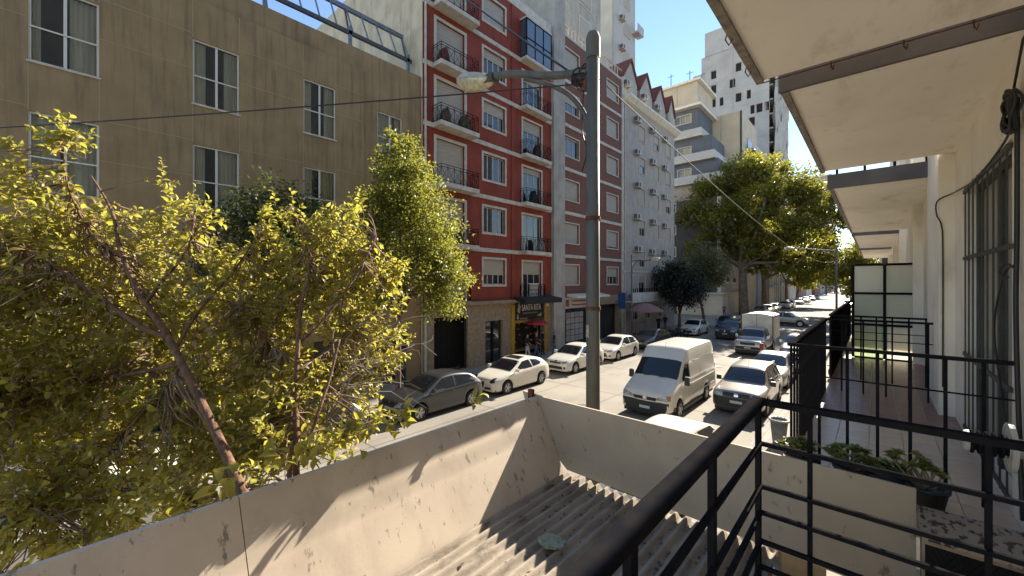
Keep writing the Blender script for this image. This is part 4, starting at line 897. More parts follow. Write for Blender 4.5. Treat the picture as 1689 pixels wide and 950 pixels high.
for tp in tips:
    dd = np.linalg.norm(NA-tp, axis=1); k = int(np.argmin(dd)); st_ = NA[k]
    out = (tp-st_)/max(dd[k],.05)*.55+(tp-TC)/2.2*.45+np.array([0,0,.45])+RNG.normal(size=3)*.38; out /= np.linalg.norm(out); ln = RNG.uniform(.16,.42); a0 = tp-out*ln*.6; e = tp+out*ln*.4
    if e[0] > -2.82 and e[2] < H-.9: continue
    if RNG.random() < .55 and dd[k] > .08: twig.tube(branch_path(st_, a0, .04, 4, .1), [.0082,.0068,.0056,.0045,.0036], 4, False)
    pth = [np.array(q) for q in branch_path(a0, e, .03, 4, .07)]; twig.tube(pth, [.004,.0035,.003,.0023,.0015], 4, False)
    o = np.cross(out, [0,0,1]); o /= max(np.linalg.norm(o),1e-6); o2 = np.cross(out, o); nl = int(ln/.034)+2; ph = RNG.random()*6
    for q in range(nl):                   # leaves spiral up the shoot, smaller towards its end
        t = .12+.88*q/nl; f_ = t*4; i_ = min(int(f_),3); p = pth[i_]+(pth[i_+1]-pth[i_])*(f_-i_); a = ph+q*2.4; up = .25+.75*t
        dr = out*up+(o*math.cos(a)+o2*math.sin(a))*.85+np.array([0,0,-.12]); LP.append(p); LD.append(dr); LU.append(np.array([0,0,1])+RNG.normal(size=3)*.5); LS.append(RNG.uniform(.038,.098)*(1.12-.4*t))
LP, LD, LU, LS = map(np.array, (LP, LD, LU, LS)); keep = ~((LP[:,0] > -2.80) & (LP[:,2] < H-1.0)); LP, LD, LU, LS = LP[keep], LD[keep], LU[keep], LS[keep]
# sprigs that lean over the panel's lip
R_ = frames(LD, LU); dep = -SN*LP[:,0]+CS*LP[:,1]; uu = CS*LP[:,0]+SN*LP[:,1]; vis = (np.abs(uu/np.maximum(dep,.1)) < 1.27); score = np.where(vis & (dep > 1), LS/np.maximum(dep,1), 0); order = np.argsort(-score)
near, rest = order[:300], order[300:]
T, Fq = leaf_template('long'); one = np_mesh('leaf', T, Fq, lf, True); base = np.array(ft.location)
for i in near:
    o = bpy.data.objects.new('leaf', one); COL.objects.link(o); o.parent = ft
    mtx = Matrix.Identity(4)
    for a in range(3):
        for b_ in range(3): mtx[a][b_] = R_[i][a][b_]*LS[i]
        mtx[a][3] = LP[i][a]-base[a]
    o.matrix_local = mtx
tag(put('crown', leaves('crown', LP[rest]-base, R_[rest], LS[rest], 'long', lf), ft), kind='stuff'); part('twigs', twig, mat('tree_twig', (.30,.21,.14), .9, (.17,.11,.07), 10), ft, True)
tag(ft, 'slender leafy tree with yellow green leaves growing behind the awning panel', 'tree')
# ---- bare twiggy shrub beside it
bt = empty('bare_shrub', (-3.1, 1.9, .13)); q = MB(); q.tube(smooth([Vector((-3.1,1.9,.1)),A(560,800,3.5),A(540,720,3.6),A(545,640,3.9)],4), .012, 6); K = [A(545,640,3.9),A(550,600,4.0),A(540,690,3.7)]
for k in range(26):
    st_ = random.choice(K); e = st_+Vector((random.uniform(-.3,.5),random.uniform(-.1,.9),random.uniform(-.15,.5))); pth = [Vector(x) for x in branch_path(st_, e, .08, 7, .13)]; q.tube(pth, [.006*(1-i/9)+.0015 for i in range(8)], 4, False)
    for j_ in range(3):
        s2_ = pth[random.randint(3,7)]; e2 = s2_+Vector((random.uniform(-.12,.2),random.uniform(-.1,.3),random.uniform(-.12,.22))); q.tube([Vector(x) for x in branch_path(s2_, e2, .1, 4, .15)], [.003,.0026,.0022,.0018,.0012], 4, False)
part('branches', q, mat('pale_twig', (.30,.25,.2), .9, (.18,.14,.11), 12), bt, True); sp = []; 
for px, py, d_, n_ in ((668,690,0,14),(788,664,0,10),(640,712,0,10),(590,712,0,20),(560,725,0,18),(520,745,0,14),(455,765,0,14),(380,790,0,12)):
    c = A(px,py,depth(px,-2.62))
    for k in range(n_): sp.append((np.array(c)+RNG.normal(size=3)*.04, RNG.normal(size=3)*.6+np.array([0,0,.6]), RNG.uniform(.07,.11)))
P_ = np.array([s_[0] for s_ in sp]); D_ = np.array([s_[1] for s_ in sp]); S_ = np.array([s_[2] for s_ in sp]); part_l = leaves('leaf_sprigs', P_-np.array(bt.location), frames(D_, np.tile([0,0.2,1],(len(sp),1))+RNG.normal(size=(len(sp),3))*.3), S_, 'long', lf); tag(put('leaf_sprigs', part_l, bt), kind='stuff')
tag(bt, 'nearly bare twiggy shrub reaching over the awning panel towards parked cars', 'shrub')
# ---- generic street tree: trunk, limbs, clumped crown
def tree(name, loc, h, trunk_h, r0, blobs, nleaf, size, lm_, bark, label, group=None, clump=None, flat=.8):
    t = empty(name, loc); b = np.array(loc, float); q = MB(); top = np.array([0,0,trunk_h]); lean = RNG.normal(size=2)*.03*h
    path = smooth([(0,0,-.1),(lean[0]*.2,lean[1]*.3,trunk_h*.4),(lean[0]*.6,lean[1]*.5,trunk_h*.75),(lean[0],lean[1],trunk_h)],4); q.tube(path, [r0*(1.15-.5*i/(len(path)-1)) for i in range(len(path))], 10)
    P, D = [], []; base_ = np.array([lean[0],lean[1],trunk_h]); tot = sum(r**3 for *_, r in blobs)**.5
    ws = np.array([r**2.3 for *_, r in blobs]); ws /= ws.sum()
    for (x, y, z, r), w_ in zip(blobs, ws):
        c = np.array([x,y,z]); s0 = base_*np.array([1,1,RNG.uniform(.75,1.0)]); lp = branch_path(s0, c, .08, 7, .06); q.tube(lp, [max(r0*.5*(1-i/8.5),.012) for i in range(8)], 6, False)
        nc = max(4, int(clump*w_)); cc = c+rnd_dirs(nc)*(RNG.random(nc)**.45)[:,None]*r*np.array([1,1,flat])
        for p in cc:
            if RNG.random() < .6: q.tube(branch_path(lp[RNG.integers(4,8)], p, .05, 4, .08), [max(r0*.1*(1-i/5),.006) for i in range(5)], 4, False)
            n_ = max(3, int(nleaf*w_/nc)); rr = r*.31; P.append(p+RNG.normal(size=(n_,3))*rr*np.array([.62,.62,.45])); D.append(rnd_dirs(n_)+(P[-1]-c)/r*.6+np.array([0,0,-.15]))
    P = np.concatenate(P); D = np.concatenate(D); U = np.tile([0,0,1.0],(len(P),1))+RNG.normal(size=(len(P),3))*.6; S = size*RNG.uniform(.65,1.25,len(P))
    part('trunk', q, bark, t, True, world=False); put('crown', leaves('crown', P, frames(D, U), S, 'quad', lm_, False), t); tag(t, label, 'tree', group); return t
l2 = leafmat('leaf_fresh', (.15,.15,.03), (.075,.08,.02), (.44,.41,.06), .5)
tree('street_tree', (-14.75,9.3,.13), 12, 4.6, .11, [(0,0,11.0,.75),(.15,.1,10.0,1.1),(-.3,.2,9.0,1.35),(.5,.4,8.3,1.5),(-.6,-.3,7.8,1.4),(.9,.9,7.2,1.5),(-.9,-.6,6.6,1.4),(.6,1.6,6.0,1.3),(.9,2.1,5.1,1.2),(.4,-.2,5.6,1.5),(-.6,-1.2,5.4,1.1),(.9,1.4,4.2,1.1),(.4,-1.0,4.3,.9)], 34000, .125, l2, M['bark'], 'light green conical tree in front of the beige and red buildings', clump=420)
tree('street_tree', (-14.8,4.6,.13), 9, 4.2, .10, [(0,0,7.6,1.1),(.2,.8,7.0,1.2),(-.3,-.8,6.8,1.2),(.5,.1,6.0,1.4),(0,1.4,5.6,1.1),(0,-1.5,5.4,1.1)], 9000, .13, leafmat('leaf_dull', (.06,.075,.018), (.035,.05,.014), (.16,.19,.03), .35), M['bark'], 'dark small tree against the beige wall', clump=220)
lp_ = leafmat('leaf_plane', (.145,.14,.024), (.07,.075,.017), (.44,.39,.045), .48)
ld = leafmat('leaf_deep', (.05,.065,.014), (.03,.042,.012), (.15,.18,.02), .35)
pb = [(0,0,22,3.2),(3,-1,21,3.2),(-4,0,20,3.2),(6,2,18.5,3.4),(-1,3,18.5,3.6),(-6.5,-1,16.5,3.2),(8.8,1,16,3.0),(3,-2.5,16,3.4),(-2.5,-3,15,3.4),(10.8,-1,13.2,2.5),(6.2,-2,12.5,3.0),(-7.5,1,12.5,2.8),(1.2,2,13,3.2),(9.0,2,10.3,2.4),(4.5,0,9.4,2.5),(-6,-2,9.5,2.2),(11.5,1,16,1.8),(-8.5,0,15,2.4),(-9,1,11,2.0),(0.5,-2.5,10.2,2.4),(-3.5,-2.5,11.5,2.4),(3.0,-3,12.0,2.4),(2.2,1.5,8.0,2.0),(7.5,0,6.6,2.0),(9.5,2,7.4,1.8),(5.0,-1,6.6,1.8)]
tree('plane_tree', (-14.9,69.5,.13), 25, 9.0, .62, pb, 50000, .44, lp_, M['barkp'], 'big spreading plane tree with yellowing crown beyond the crossing', clump=620)
tree('plane_tree', (-14.7,84,.13), 20, 7.0, .42, [(2,0,15,3.4),(5,1,13,3.2),(-2,0,14,3.2),(7.5,-1,11,2.8),(4,-1,9.5,2.8),(8.5,1,8.5,2.2),(0,0,11,3.2)], 22000, .46, ld, M['barkp'], 'second plane tree with deep green crown behind the yellowing one', clump=330)
tree('plane_tree', (-14.7,108,.13), 15, 5.0, .35, [(1.5,0,11,3),(4.5,0,10,3),(-1,0,9,2.6),(7,1,8,2.4),(4,0,6.4,2.2)], 9000, .5, lp_, M['barkp'], 'smaller plane tree further down the far pavement', clump=200)
tree('street_tree', (-14.9,125,.13), 9, 3, .2, [(0,0,6,2),(1,0,5,1.8),(2.5,0,4.6,1.6)], 3500, .42, lp_, M['bark'], 'small yellow tree low on the far pavement', clump=80)
tree('evergreen_tree', (-15.2,43.0,.13), 8, 2.0, .16, [(0,0,6.0,1.9),(.5,1.5,5.2,1.9),(-.4,-1.8,5.0,1.9),(.6,-.2,3.8,2.0),(.2,3.0,4.2,1.6),(.3,-2.8,3.4,1.3)], 14000, .2, leafmat('leaf_dark', (.018,.026,.010), (.012,.018,.008), (.03,.045,.01), .25), M['bark'], 'dark dense evergreen in front of the pale grey building', clump=260)
tree('street_tree', (-15.0,50.6,.13), 10, 3.4, .16, [(0,0,8,1.7),(.8,1.2,7.2,1.7),(-.5,-1,6.6,1.5),(.6,0,5.6,1.6),(.2,2,5.4,1.3)], 7500, .24, leafmat('leaf_pale', (.13,.12,.05), (.06,.065,.025), (.3,.27,.1), .4), M['bark'], 'pale dusty tree at the corner of the crossing', clump=220)
for y, h_, lab in ((67.5,11,'yellow green kerb tree past the crossing on the balcony side'),(84,12,'taller yellow green kerb tree farther down the balcony side'),(104,11,'third yellow green kerb tree down the balcony side')):
    tree('street_tree', (-1.9,y,.13), h_, 3.6, .2, [(0,0,h_*.78,2.0),(-.8,.8,h_*.68,2.0),(.8,-.8,h_*.64,2.0),(-1.2,-1,h_*.5,1.8),(.3,1.2,h_*.48,1.9),(-.4,0,h_*.36,1.5)], 6500, .34, lp_, M['bark'], lab, clump=170)
for k in range(14):
    s_ = -1 if k % 2 else 1; y = 140+k*22
    tree('distant_tree', (-8.5+s_*6.1,y,.13), 11, 3.5, .25, [(0,0,8.5,3),(s_*-1.5,1,6.8,2.8),(s_*1.2,-1,6.4,2.6)], 1200, .9, lp_ if k % 3 else ld, M['bark'], 'distant street tree along the far end of the road', 'distant street trees', clump=40)
# ================================================================ vehicles (front towards local -y)
def chaikin(P, n=2):
    P = [np.array(p, float) for p in P]
    for _ in range(n):
        Q = [P[0]]
        for a, b in zip(P[:-1], P[1:]): Q += [a*.75+b*.25, a*.25+b*.75]
        P = Q+[P[-1]]
    return P
M['carglass'] = mat('car_glass', (.012,.016,.02), .04, spec=.7); M['tyre'] = mat('tyre', (.015,.015,.015), .9); M['rim'] = mat('alloy_rim', (.42,.42,.42), .3, metal=.8); M['plastic'] = mat('black_plastic', (.018,.018,.019), .55)
M['lens'] = mat('headlight_lens', (.42,.42,.42), .08, (.15,.15,.16), 18, spec=.9); M['tail'] = mat('tail_light', (.30,.015,.012), .2); M['plate'] = mat('number_plate', (.5,.5,.5), .5); M['chrome'] = mat('chrome', (.6,.6,.6), .12, metal=1); M['seam'] = mat('seam', (.03,.03,.03), .8); M['amber'] = mat('amber', (.5,.16,.02), .2)
def paint(name, c, metal=0.0, rough=.32): return mat('paint_'+name, c, rough, tuple(q*.9 for q in c), 1.3, metal=metal, coat=.6, spec=.5)
def wheel_meshes():
    t = MB().lathe([(.205,-.09),(.24,-.105),(.29,-.10),(.31,-.07),(.312,.0),(.31,.07),(.29,.10),(.24,.105),(.205,.09)], 28, 'x')
    r = MB().lathe([(.21,.085),(.19,.095),(.18,.05),(.0,.045)], 24, 'x'); r.lathe([(.0,.09),(.05,.09),(.055,.05)], 14, 'x')
    for k in range(5):
        a = k*2*math.pi/5; r.bar((.078,.03*math.cos(a),.03*math.sin(a)),(.085,.195*math.cos(a),.195*math.sin(a)),.05,.03,(1,0,0))
    return t.mesh('tyre', M['tyre'], smooth=True), r.mesh('rim', M['rim'])
TYRE, RIM = wheel_meshes()
def make_car(name, sp, pm, label, cat, loc, rz=0, group=None):
    L, W = sp['L'], sp['W']; top = np.array(chaikin(sp['top'], 2)); belt = np.array(sp['belt']); yf, yr, R = sp['yf'], sp['yr'], sp['R']; tum = sp.get('tum', .17); sill = sp.get('sill', .22); nf, nr_ = sp.get('nose', (.80,.86)); nd = sp.get('nd', .75)
    car = empty(name, loc, rz)
    def plan(y):
        a = min(1, max(0, (y+L/2)/nd)); b = min(1, max(0, (L/2-y)/(nd*.8))); return (nf+(1-nf)*math.sqrt(1-(1-a)**2))*(nr_+(1-nr_)*math.sqrt(1-(1-b)**2))
    def sec(y):
        zt = float(np.interp(y, top[:,0], top[:,1])); zb = min(float(np.interp(y, belt[:,0], belt[:,1])), zt-.035); w_ = W/2*plan(y); z0 = sill
        for yw in (yf, yr):
            d = abs(y-yw)
            if d < R+.065: z0 = max(z0, R+math.sqrt(max((R+.065)**2-d*d, 0)))
        z0 = min(z0, zb-.08); g = zt-zb; gl = min(1, max(0, (g-.06)/.22)); xr = w_*.82*(1-gl)+(w_*.955-.03-tum*min(1.25, g/.5))*gl; zr = zt-.028*(1-gl)-.07*gl
        return [(w_*.94,z0),(w_*.985,z0+.12*(zb-z0)),(w_,z0+.5*(zb-z0)),(w_*.99,zb-.06),(w_*.955,zb),(xr,zr),(xr*.86,zt-.018),(xr*.45,zt-.003),(0,zt)]
    cache = {}
    def poly(y):
        k = round(y, 4)
        if k not in cache: cache[k] = np.array(chaikin(sec(y), 2))
        return cache[k]
    def xside(y, z): p = poly(y); i = int(np.argmax(p[:,1] > p[-1,1]-.07)) or len(p); i = max(i, 8); return float(np.interp(z, np.maximum.accumulate(p[:i,1]), p[:i,0]))
    def ztop(x, y): p = poly(y); h = p[len(p)//2-4:]; return float(np.interp(abs(x), h[::-1,0], h[::-1,1]))
    def endy(x, z, s):
        for k in range(60):
            y = s*(L/2-k*.012)
            if sec(y)[8][1] >= z and xside(y, min(z, sec(y)[4][1])) >= abs(x): return y
        return s*(L/2-.5)
    ys = sorted(set([round(-L/2+L*i/76, 4) for i in range(77)]+[round(yw+s*(R+.065)*math.cos(a), 4) for yw in (yf, yr) for s in (1,-1) for a in (0,.3,.6,.9,1.2)]+[round(-L/2+.02,4),round(L/2-.02,4)]))
    b = MB(); m_ = None
    for y in ys:
        p = poly(y); ring = [(x,y,z) for x, z in p]+[(-x,y,z) for x, z in p[-2::-1]]; m_ = len(ring); b.v += ring
    for i in range(len(ys)-1):
        for k in range(m_-1): a = i*m_+k; b.f.append((a,a+1,a+m_+1,a+m_)); b.m.append(0)
    b.f.append(tuple(range(m_))); b.m.append(0); b.f.append(tuple((len(ys)-1)*m_+k for k in range(m_))); b.m.append(0)
    body = put('body', b.mesh('body', pm, smooth=True), car); md = body.modifiers.new('s', 'EDGE_SPLIT') ; md.split_angle = math.radians(38)
    def P(n, mb, m, par=car, sm=False): return part(n, mb, m, par, sm, world=False)
    P('underbody', MB().box(-W/2+.13,W/2-.13,-L/2+.12,L/2-.12,.17,.55).box(-W/2+.06,W/2-.06,yf+R+.1,yr-R-.1,.18,.3), M['plastic'])
    for yw in (yf, yr):                    # wheels
        for s in (1, -1):
            w_ = put('wheel', TYRE, car, (s*(W/2-.115),yw,R), (0,0,0 if s > 0 else math.pi), (R/.31,)*3); put('rim', RIM, w_)
    def side_poly(n, pts, m, off=.007, par=car):
        for s in (1, -1):
            q = MB(); q.v = [(s*(xside(y,z)+off),y,z) for y, z in pts]; k = len(pts); c = (s*(xside(sum(p[0] for p in pts)/k, sum(p[1] for p in pts)/k)+off), sum(p[0] for p in pts)/k, sum(p[1] for p in pts)/k); q.v.append(c)
            for i in range(k): q.f.append((i,(i+1)%k,k)); q.m.append(0)
            P(n, q, m, par)
    for pts in sp['side']: side_poly('side_window', pts, M['carglass'])
    def glass_top(n, y0, y1, fr_=.95, m=M['carglass'], off=(0,-.006,.007)):
        q = MB(); nx, ny = 10, 5
        for i in range(ny+1):
            y = y0+(y1-y0)*i/ny; hx = sec(y)[5][0]*fr_
            for k in range(nx+1): x = -hx+2*hx*k/nx; q.v.append((x, y+off[1], ztop(x,y)+off[2]))
        for i in range(ny):
            for k in range(nx): a = i*(nx+1)+k; q.f.append((a,a+1,a+nx+2,a+nx+1)); q.m.append(0)
        return P(n, q, m, sm=True)
    glass_top('windscreen', *sp['ws']); 
    if sp.get('rw'): glass_top('rear_window', *sp['rw'], off=(0,.006,.007))
    if sp.get('roofglass'): glass_top('roof_glass', *sp['roofglass'], fr_=.7)
    def end_quad(n, c4, m, s=-1, off=.008, par=car, mir=False):
        for sg in ((1,-1) if mir else (1,)):
            q = MB(); nx, ny = (24 if n == 'bumper' else 6), 3; (a, b_, c, d) = [np.array(k_, float) for k_ in c4]
            for i in range(ny+1):
                for k in range(nx+1):
                    u, v = k/nx, i/ny; p = (a*(1-u)+b_*u)*(1-v)+(d*(1-u)+c*u)*v; q.v.append((sg*p[0], endy(p[0],p[1],s)+s*off, p[1]))
            for i in range(ny):
                for k in range(nx): z = i*(nx+1)+k; q.f.append((z,z+1,z+nx+2,z+nx+1)); q.m.append(0)
            P(n, q, m, par, True)
    for n, c4, m, mir in sp['front']: end_quad(n, c4, M.get(m, m) if isinstance(m, str) else m, -1, {'grille':.010,'bumper':.006}.get(n,.014), mir=mir)
    for n, c4, m, mir in sp['rear']: end_quad(n, c4, M[m], 1, .01, mir=mir)
    for y, z0, z1 in sp.get('seams', ()): side_poly('door_seam', [(y-.006,z0),(y+.006,z0),(y+.006,z1),(y-.006,z1)], M['seam'], .004)
    for y, z in sp.get('handles', ()): 
        for s in (1,-1): x = s*(xside(y,z)); P('door_handle', MB().box(min(x,x+s*.03),max(x,x+s*.03),y-.09,y+.09,z-.018,z+.018), M['chrome'] if sp.get('ch') else pm)
    if sp.get('cladding'): 
        for y0, y1 in sp['cladding']: side_poly('cladding', [(y0,sill+.01),(y1,sill+.01),(y1,sill+.17),(y0,sill+.17)], M['plastic'], .012)
    y, z = sp['mirror']; mh = sp.get('mh', .1)
    for s in (1, -1):
        x = s*(xside(y,z)-.02); q = MB(); q.box(min(x,x+s*.08),max(x,x+s*.08),y-.015,y+.015,z,z+.03); a, c = x+s*.06, x+s*.24; q.prism([(y-.06,z-.02),(y+.05,z-.03),(y+.06,z+mh*1.3),(y-.04,z+mh*1.2)],'x',min(a,c),max(a,c)); bevel(P('mirror', q, M['plastic'] if sp.get('bm') else pm), .02)
    for r_ in sp.get('roofrails', ()):
        for s in (1,-1):
            pts = [(s*(sec(y)[5][0]-.02),y,sec(y)[8][1]+(.03 if i in (0,5) else .05)) for i, y in enumerate(np.linspace(r_[0],r_[1],6))]; P('roof_rail', MB().tube(pts,.022,6), M['plastic'])
    P('aerial', MB().tube([(.0,sp['aer'],ztop(0,sp['aer'])),(0,sp['aer']+.12,ztop(0,sp['aer'])+.22)],.006,5), M['plastic'])
    tag(car, label, cat, group); return car
def hatch(L=4.05, W=1.73, hgt=1.46, wb=2.5, big=False, low=False):
    f, b = -L/2, L/2; yf = f+.82; yr = yf+wb; k = hgt
    top = [(f,.52),(f+.02,.70),(f+.25,.80),(f+.95,.96),(f+1.12,1.0),(f+1.85,k-.07),(f+2.3,k),(f+2.9,k-.02),(b-.55,k-.14),(b-.16,1.05),(b-.05,.92),(b,.55)]
    belt = [(f,.45),(f+.1,.62),(f+1.0,.88),(f+1.7,.93),(b-.5,1.0),(b-.1,.9),(b,.5)]
    s1 = [(f+1.32,.95),(f+1.98,k-.13),(f+2.5,k-.10),(f+2.52,.965)]; s2 = [(f+2.58,.97),(f+2.56,k-.10),(b-.72,k-.17),(b-.42,1.07),(b-.55,1.0)]
    return dict(L=L, W=W, yf=yf, yr=yr, R=.31, top=top, belt=belt, side=[s1,s2], ws=(f+1.12,f+1.86), rw=(b-.52,b-.18), mirror=(f+1.38,.96), aer=b-.8,
        front=[('headlight',[(.42,.60),(.74,.66),(.72,.78),(.46,.70)],'lens',True),('grille',[(-.36,.60),(.36,.60),(.38,.68),(-.38,.68)],'plastic',False),('lower_grille',[(-.5,.30),(.5,.30),(.46,.46),(-.46,.46)],'plastic',False),('number_plate',[(-.2,.47),(.2,.47),(.2,.56),(-.2,.56)],'plate',False),('fog_light',[(.58,.34),(.70,.36),(.70,.46),(.58,.46)],'plastic',True),('badge',[(-.05,.69),(.05,.69),(.05,.76),(-.05,.76)],'chrome',False)],
        rear=[('tail_light',[(.50,.74),(.74,.72),(.74,.94),(.56,.92)],'tail',True),('number_plate',[(-.22,.62),(.22,.62),(.22,.73),(-.22,.73)],'plate',False),('bumper',[(-.6,.28),(.6,.28),(.6,.42),(-.6,.42)],'plastic',False)],
        seams=[(f+1.22,.30,.92),(f+2.54,.28,1.0)], handles=[(f+2.35,.86)])
mito = hatch(4.06,1.72,1.45,2.51); mito['nose'] = (.72,.84); mito['nd'] = .95; mito['roofglass'] = (-.02,.45); L_ = -2.03
mito['front'] = [('headlight',[(.46,.60),(.70,.62),(.66,.82),(.50,.78)],'carglass',True),('grille',[(-.10,.36),(.10,.36),(.15,.70),(-.15,.70)],'plastic',False),('lower_grille',[(.16,.30),(.56,.32),(.52,.42),(.18,.40)],'plastic',True),('number_plate',[(.16,.46),(.50,.46),(.50,.55),(.16,.55)],'plate',False)]
mito['side'] = [[(L_+1.36,.95),(L_+2.02,1.31),(L_+2.5,1.345),(L_+2.62,.99)],[(L_+2.68,1.0),(L_+2.60,1.34),(L_+3.1,1.27),(L_+3.34,1.12),(L_+3.2,1.05)]]; mito['seams'] = [(L_+1.25,.30,.92),(L_+2.66,.28,1.0)]
polo = hatch(4.07,1.75,1.47,2.56); fiesta = hatch(3.98,1.72,1.49,2.49); fiesta['front'][2] = ('lower_grille',[(-.48,.32),(.48,.32),(.36,.56),(-.36,.56)],'plastic',False); fiesta['front'][1] = ('grille',[(-.3,.64),(.3,.64),(.3,.67),(-.3,.67)],'plastic',False)
wh = paint('white', (.70,.66,.57)); whw = paint('pearl', (.72,.66,.54)); gry = paint('graphite', (.055,.055,.058), .5); blk = paint('black', (.012,.012,.013)); slv = paint('silver', (.40,.39,.36), .5); blu = paint('navy', (.015,.025,.06), .3); blu2 = paint('blue', (.03,.08,.2), .3); bei = paint('champagne', (.25,.215,.165), .35); tan_ = paint('warm_grey', (.40,.36,.31), .3)
CX = -13.25
mk = lambda n, sp, p, lab, x, y, rz=0, cat='car', g='parked and passing cars': make_car(n, sp, p, lab, cat, (x,y,.006), rz, g)
mk('parked_car', polo, gry, 'dark graphite hatchback parked opposite behind bare twigs', CX, 9.95)
mk('parked_car', mito, whw, 'pearl white two door hatchback with dark roof glass parked by the kerb', CX, 14.72)
mk('parked_car', polo, wh, 'white hatchback parked behind the pearl two door one', CX-.02, 20.35)
mk('parked_car', fiesta, wh, 'white hatchback with trapezoid grille parked past the lamp pole', CX+.02, 25.3)
mk('parked_car', hatch(4.3,1.76,1.46,2.6), blk, 'black car parked in the shade past the white hatchbacks', CX, 31.2)
mk('moving_car', hatch(4.3,1.8,1.5,2.65), wh, 'white car half hidden by leaves on the near left of the road', -11.35, .3)
mk('parked_car', hatch(4.2,1.75,1.47,2.55), blk, 'black car parked against the beige building behind foliage', CX, 4.6)
mk('parked_car', hatch(4.2,1.75,1.47,2.55), slv, 'silver car parked at the far left kerb behind foliage', CX, -1.2)
mk('parked_car', fiesta, wh, 'white hatchback parked in the shade before the crossing', CX, 41.6)
suv = hatch(4.3,1.82,1.66,2.68); suv['R'] = .35; suv['sill'] = .3
def suv_spec():
    L, W = 4.32, 1.82; f, b = -L/2, L/2; k = 1.66
    return dict(L=L, W=W, yf=f+.84, yr=f+.84+2.67, R=.355, sill=.32, tum=.15, nose=(.84,.9), nd=.6, top=[(f,.6),(f+.01,.86),(f+.18,.98),(f+1.0,1.07),(f+1.18,1.1),(f+1.85,k-.08),(f+2.25,k),(b-.6,k-.02),(b-.35,k-.08),(b-.1,1.1),(b-.02,.95),(b,.5)], belt=[(f,.55),(f+.1,.82),(f+1.0,1.0),(b-.4,1.06),(b-.05,.98),(b,.45)],
        side=[[(f+1.42,1.05),(f+1.98,k-.14),(f+2.45,k-.12),(f+2.47,1.07)],[(f+2.54,1.07),(f+2.52,k-.12),(f+3.2,k-.12),(f+3.3,1.1)],[(f+3.38,1.14),(f+3.3,k-.13),(f+3.75,k-.17),(f+3.85,1.2)]], ws=(f+1.2,f+1.86), rw=(b-.33,b-.12), mirror=(f+1.45,1.06), bm=1, mh=.13, aer=f+2.05, roofrails=[(f+2.1,b-.55)],
        front=[('headlight',[(.46,.74),(.80,.74),(.78,.92),(.48,.90)],'lens',True),('grille',[(-.46,.72),(.46,.72),(.46,.88),(-.46,.88)],'plastic',False),('badge',[(-.07,.74),(.07,.74),(.07,.87),(-.07,.87)],'chrome',False),('bumper',[(-.89,.33),(.89,.33),(.87,.71),(-.87,.71)],'plastic',False),('number_plate',[(-.21,.50),(.21,.50),(.21,.60),(-.21,.60)],'plate',False)],
        rear=[('tail_light',[(.62,.85),(.80,.85),(.80,1.12),(.64,1.1)],'tail',True),('bumper',[(-.8,.34),(.8,.34),(.8,.55),(-.8,.55)],'plastic',False)], seams=[(f+1.3,.4,1.04),(f+2.5,.38,1.06),(f+3.36,.5,1.1)], handles=[(f+2.35,.96),(f+3.2,.98)], cladding=[(f+1.3,f+3.0)])
S = suv_spec()
mk('parked_car', S, bei, 'champagne silver off roader with roof rails parked by the near kerb', -3.92, 19.2)
mk('parked_car', hatch(4.2,1.76,1.48,2.6), slv, 'silver car with sun glint parked behind the champagne off roader', -3.95, 24.6)
mk('parked_car', hatch(4.2,1.76,1.47,2.6), wh, 'white car roof just showing behind the awning end panel', -3.95, 10.1)
mk('parked_car', hatch(4.3,1.76,1.47,2.6), slv, 'silver car parked further along the near kerb behind the railing', -3.95, 34.2)
mk('moving_car', S, blu, 'dark navy off roader driving behind the white van', -9.9, 41.3)
mk('moving_car', hatch(4.2,1.76,1.5,2.6), blu2, 'blue car waiting before the crossing behind the navy off roader', -12.1, 48.6, .1)
wag = suv_spec(); wag['top'] = [(a, b*.93) for a, b in wag['top']]
mk('crossing_car', S, tan_, 'warm white estate car crossing the street side on', -7.7, 57.2, math.radians(90))
for k, (y, p, lab) in enumerate(((72,slv,'silver car parked under the big plane tree'),(77.5,wh,'white car parked just past the big plane tree'),(83,slv,'silver grey car parked in front of the second plane tree'),(95,wh,'white car parked beyond the second plane tree'),(100.5,wh,'second white car parked beyond the second plane tree'))): mk('parked_car', hatch(4.2,1.75,1.5,2.6), p, lab, CX+.1, y)
for k in range(9): mk('distant_car', hatch(4.2,1.75,1.5,2.6), (wh,slv,blk)[k%3] if k % 3 < 2 else gry, 'distant car parked far down the street', CX+.1 if k % 2 else -4.0, 108+k*6.2, g='distant parked cars')
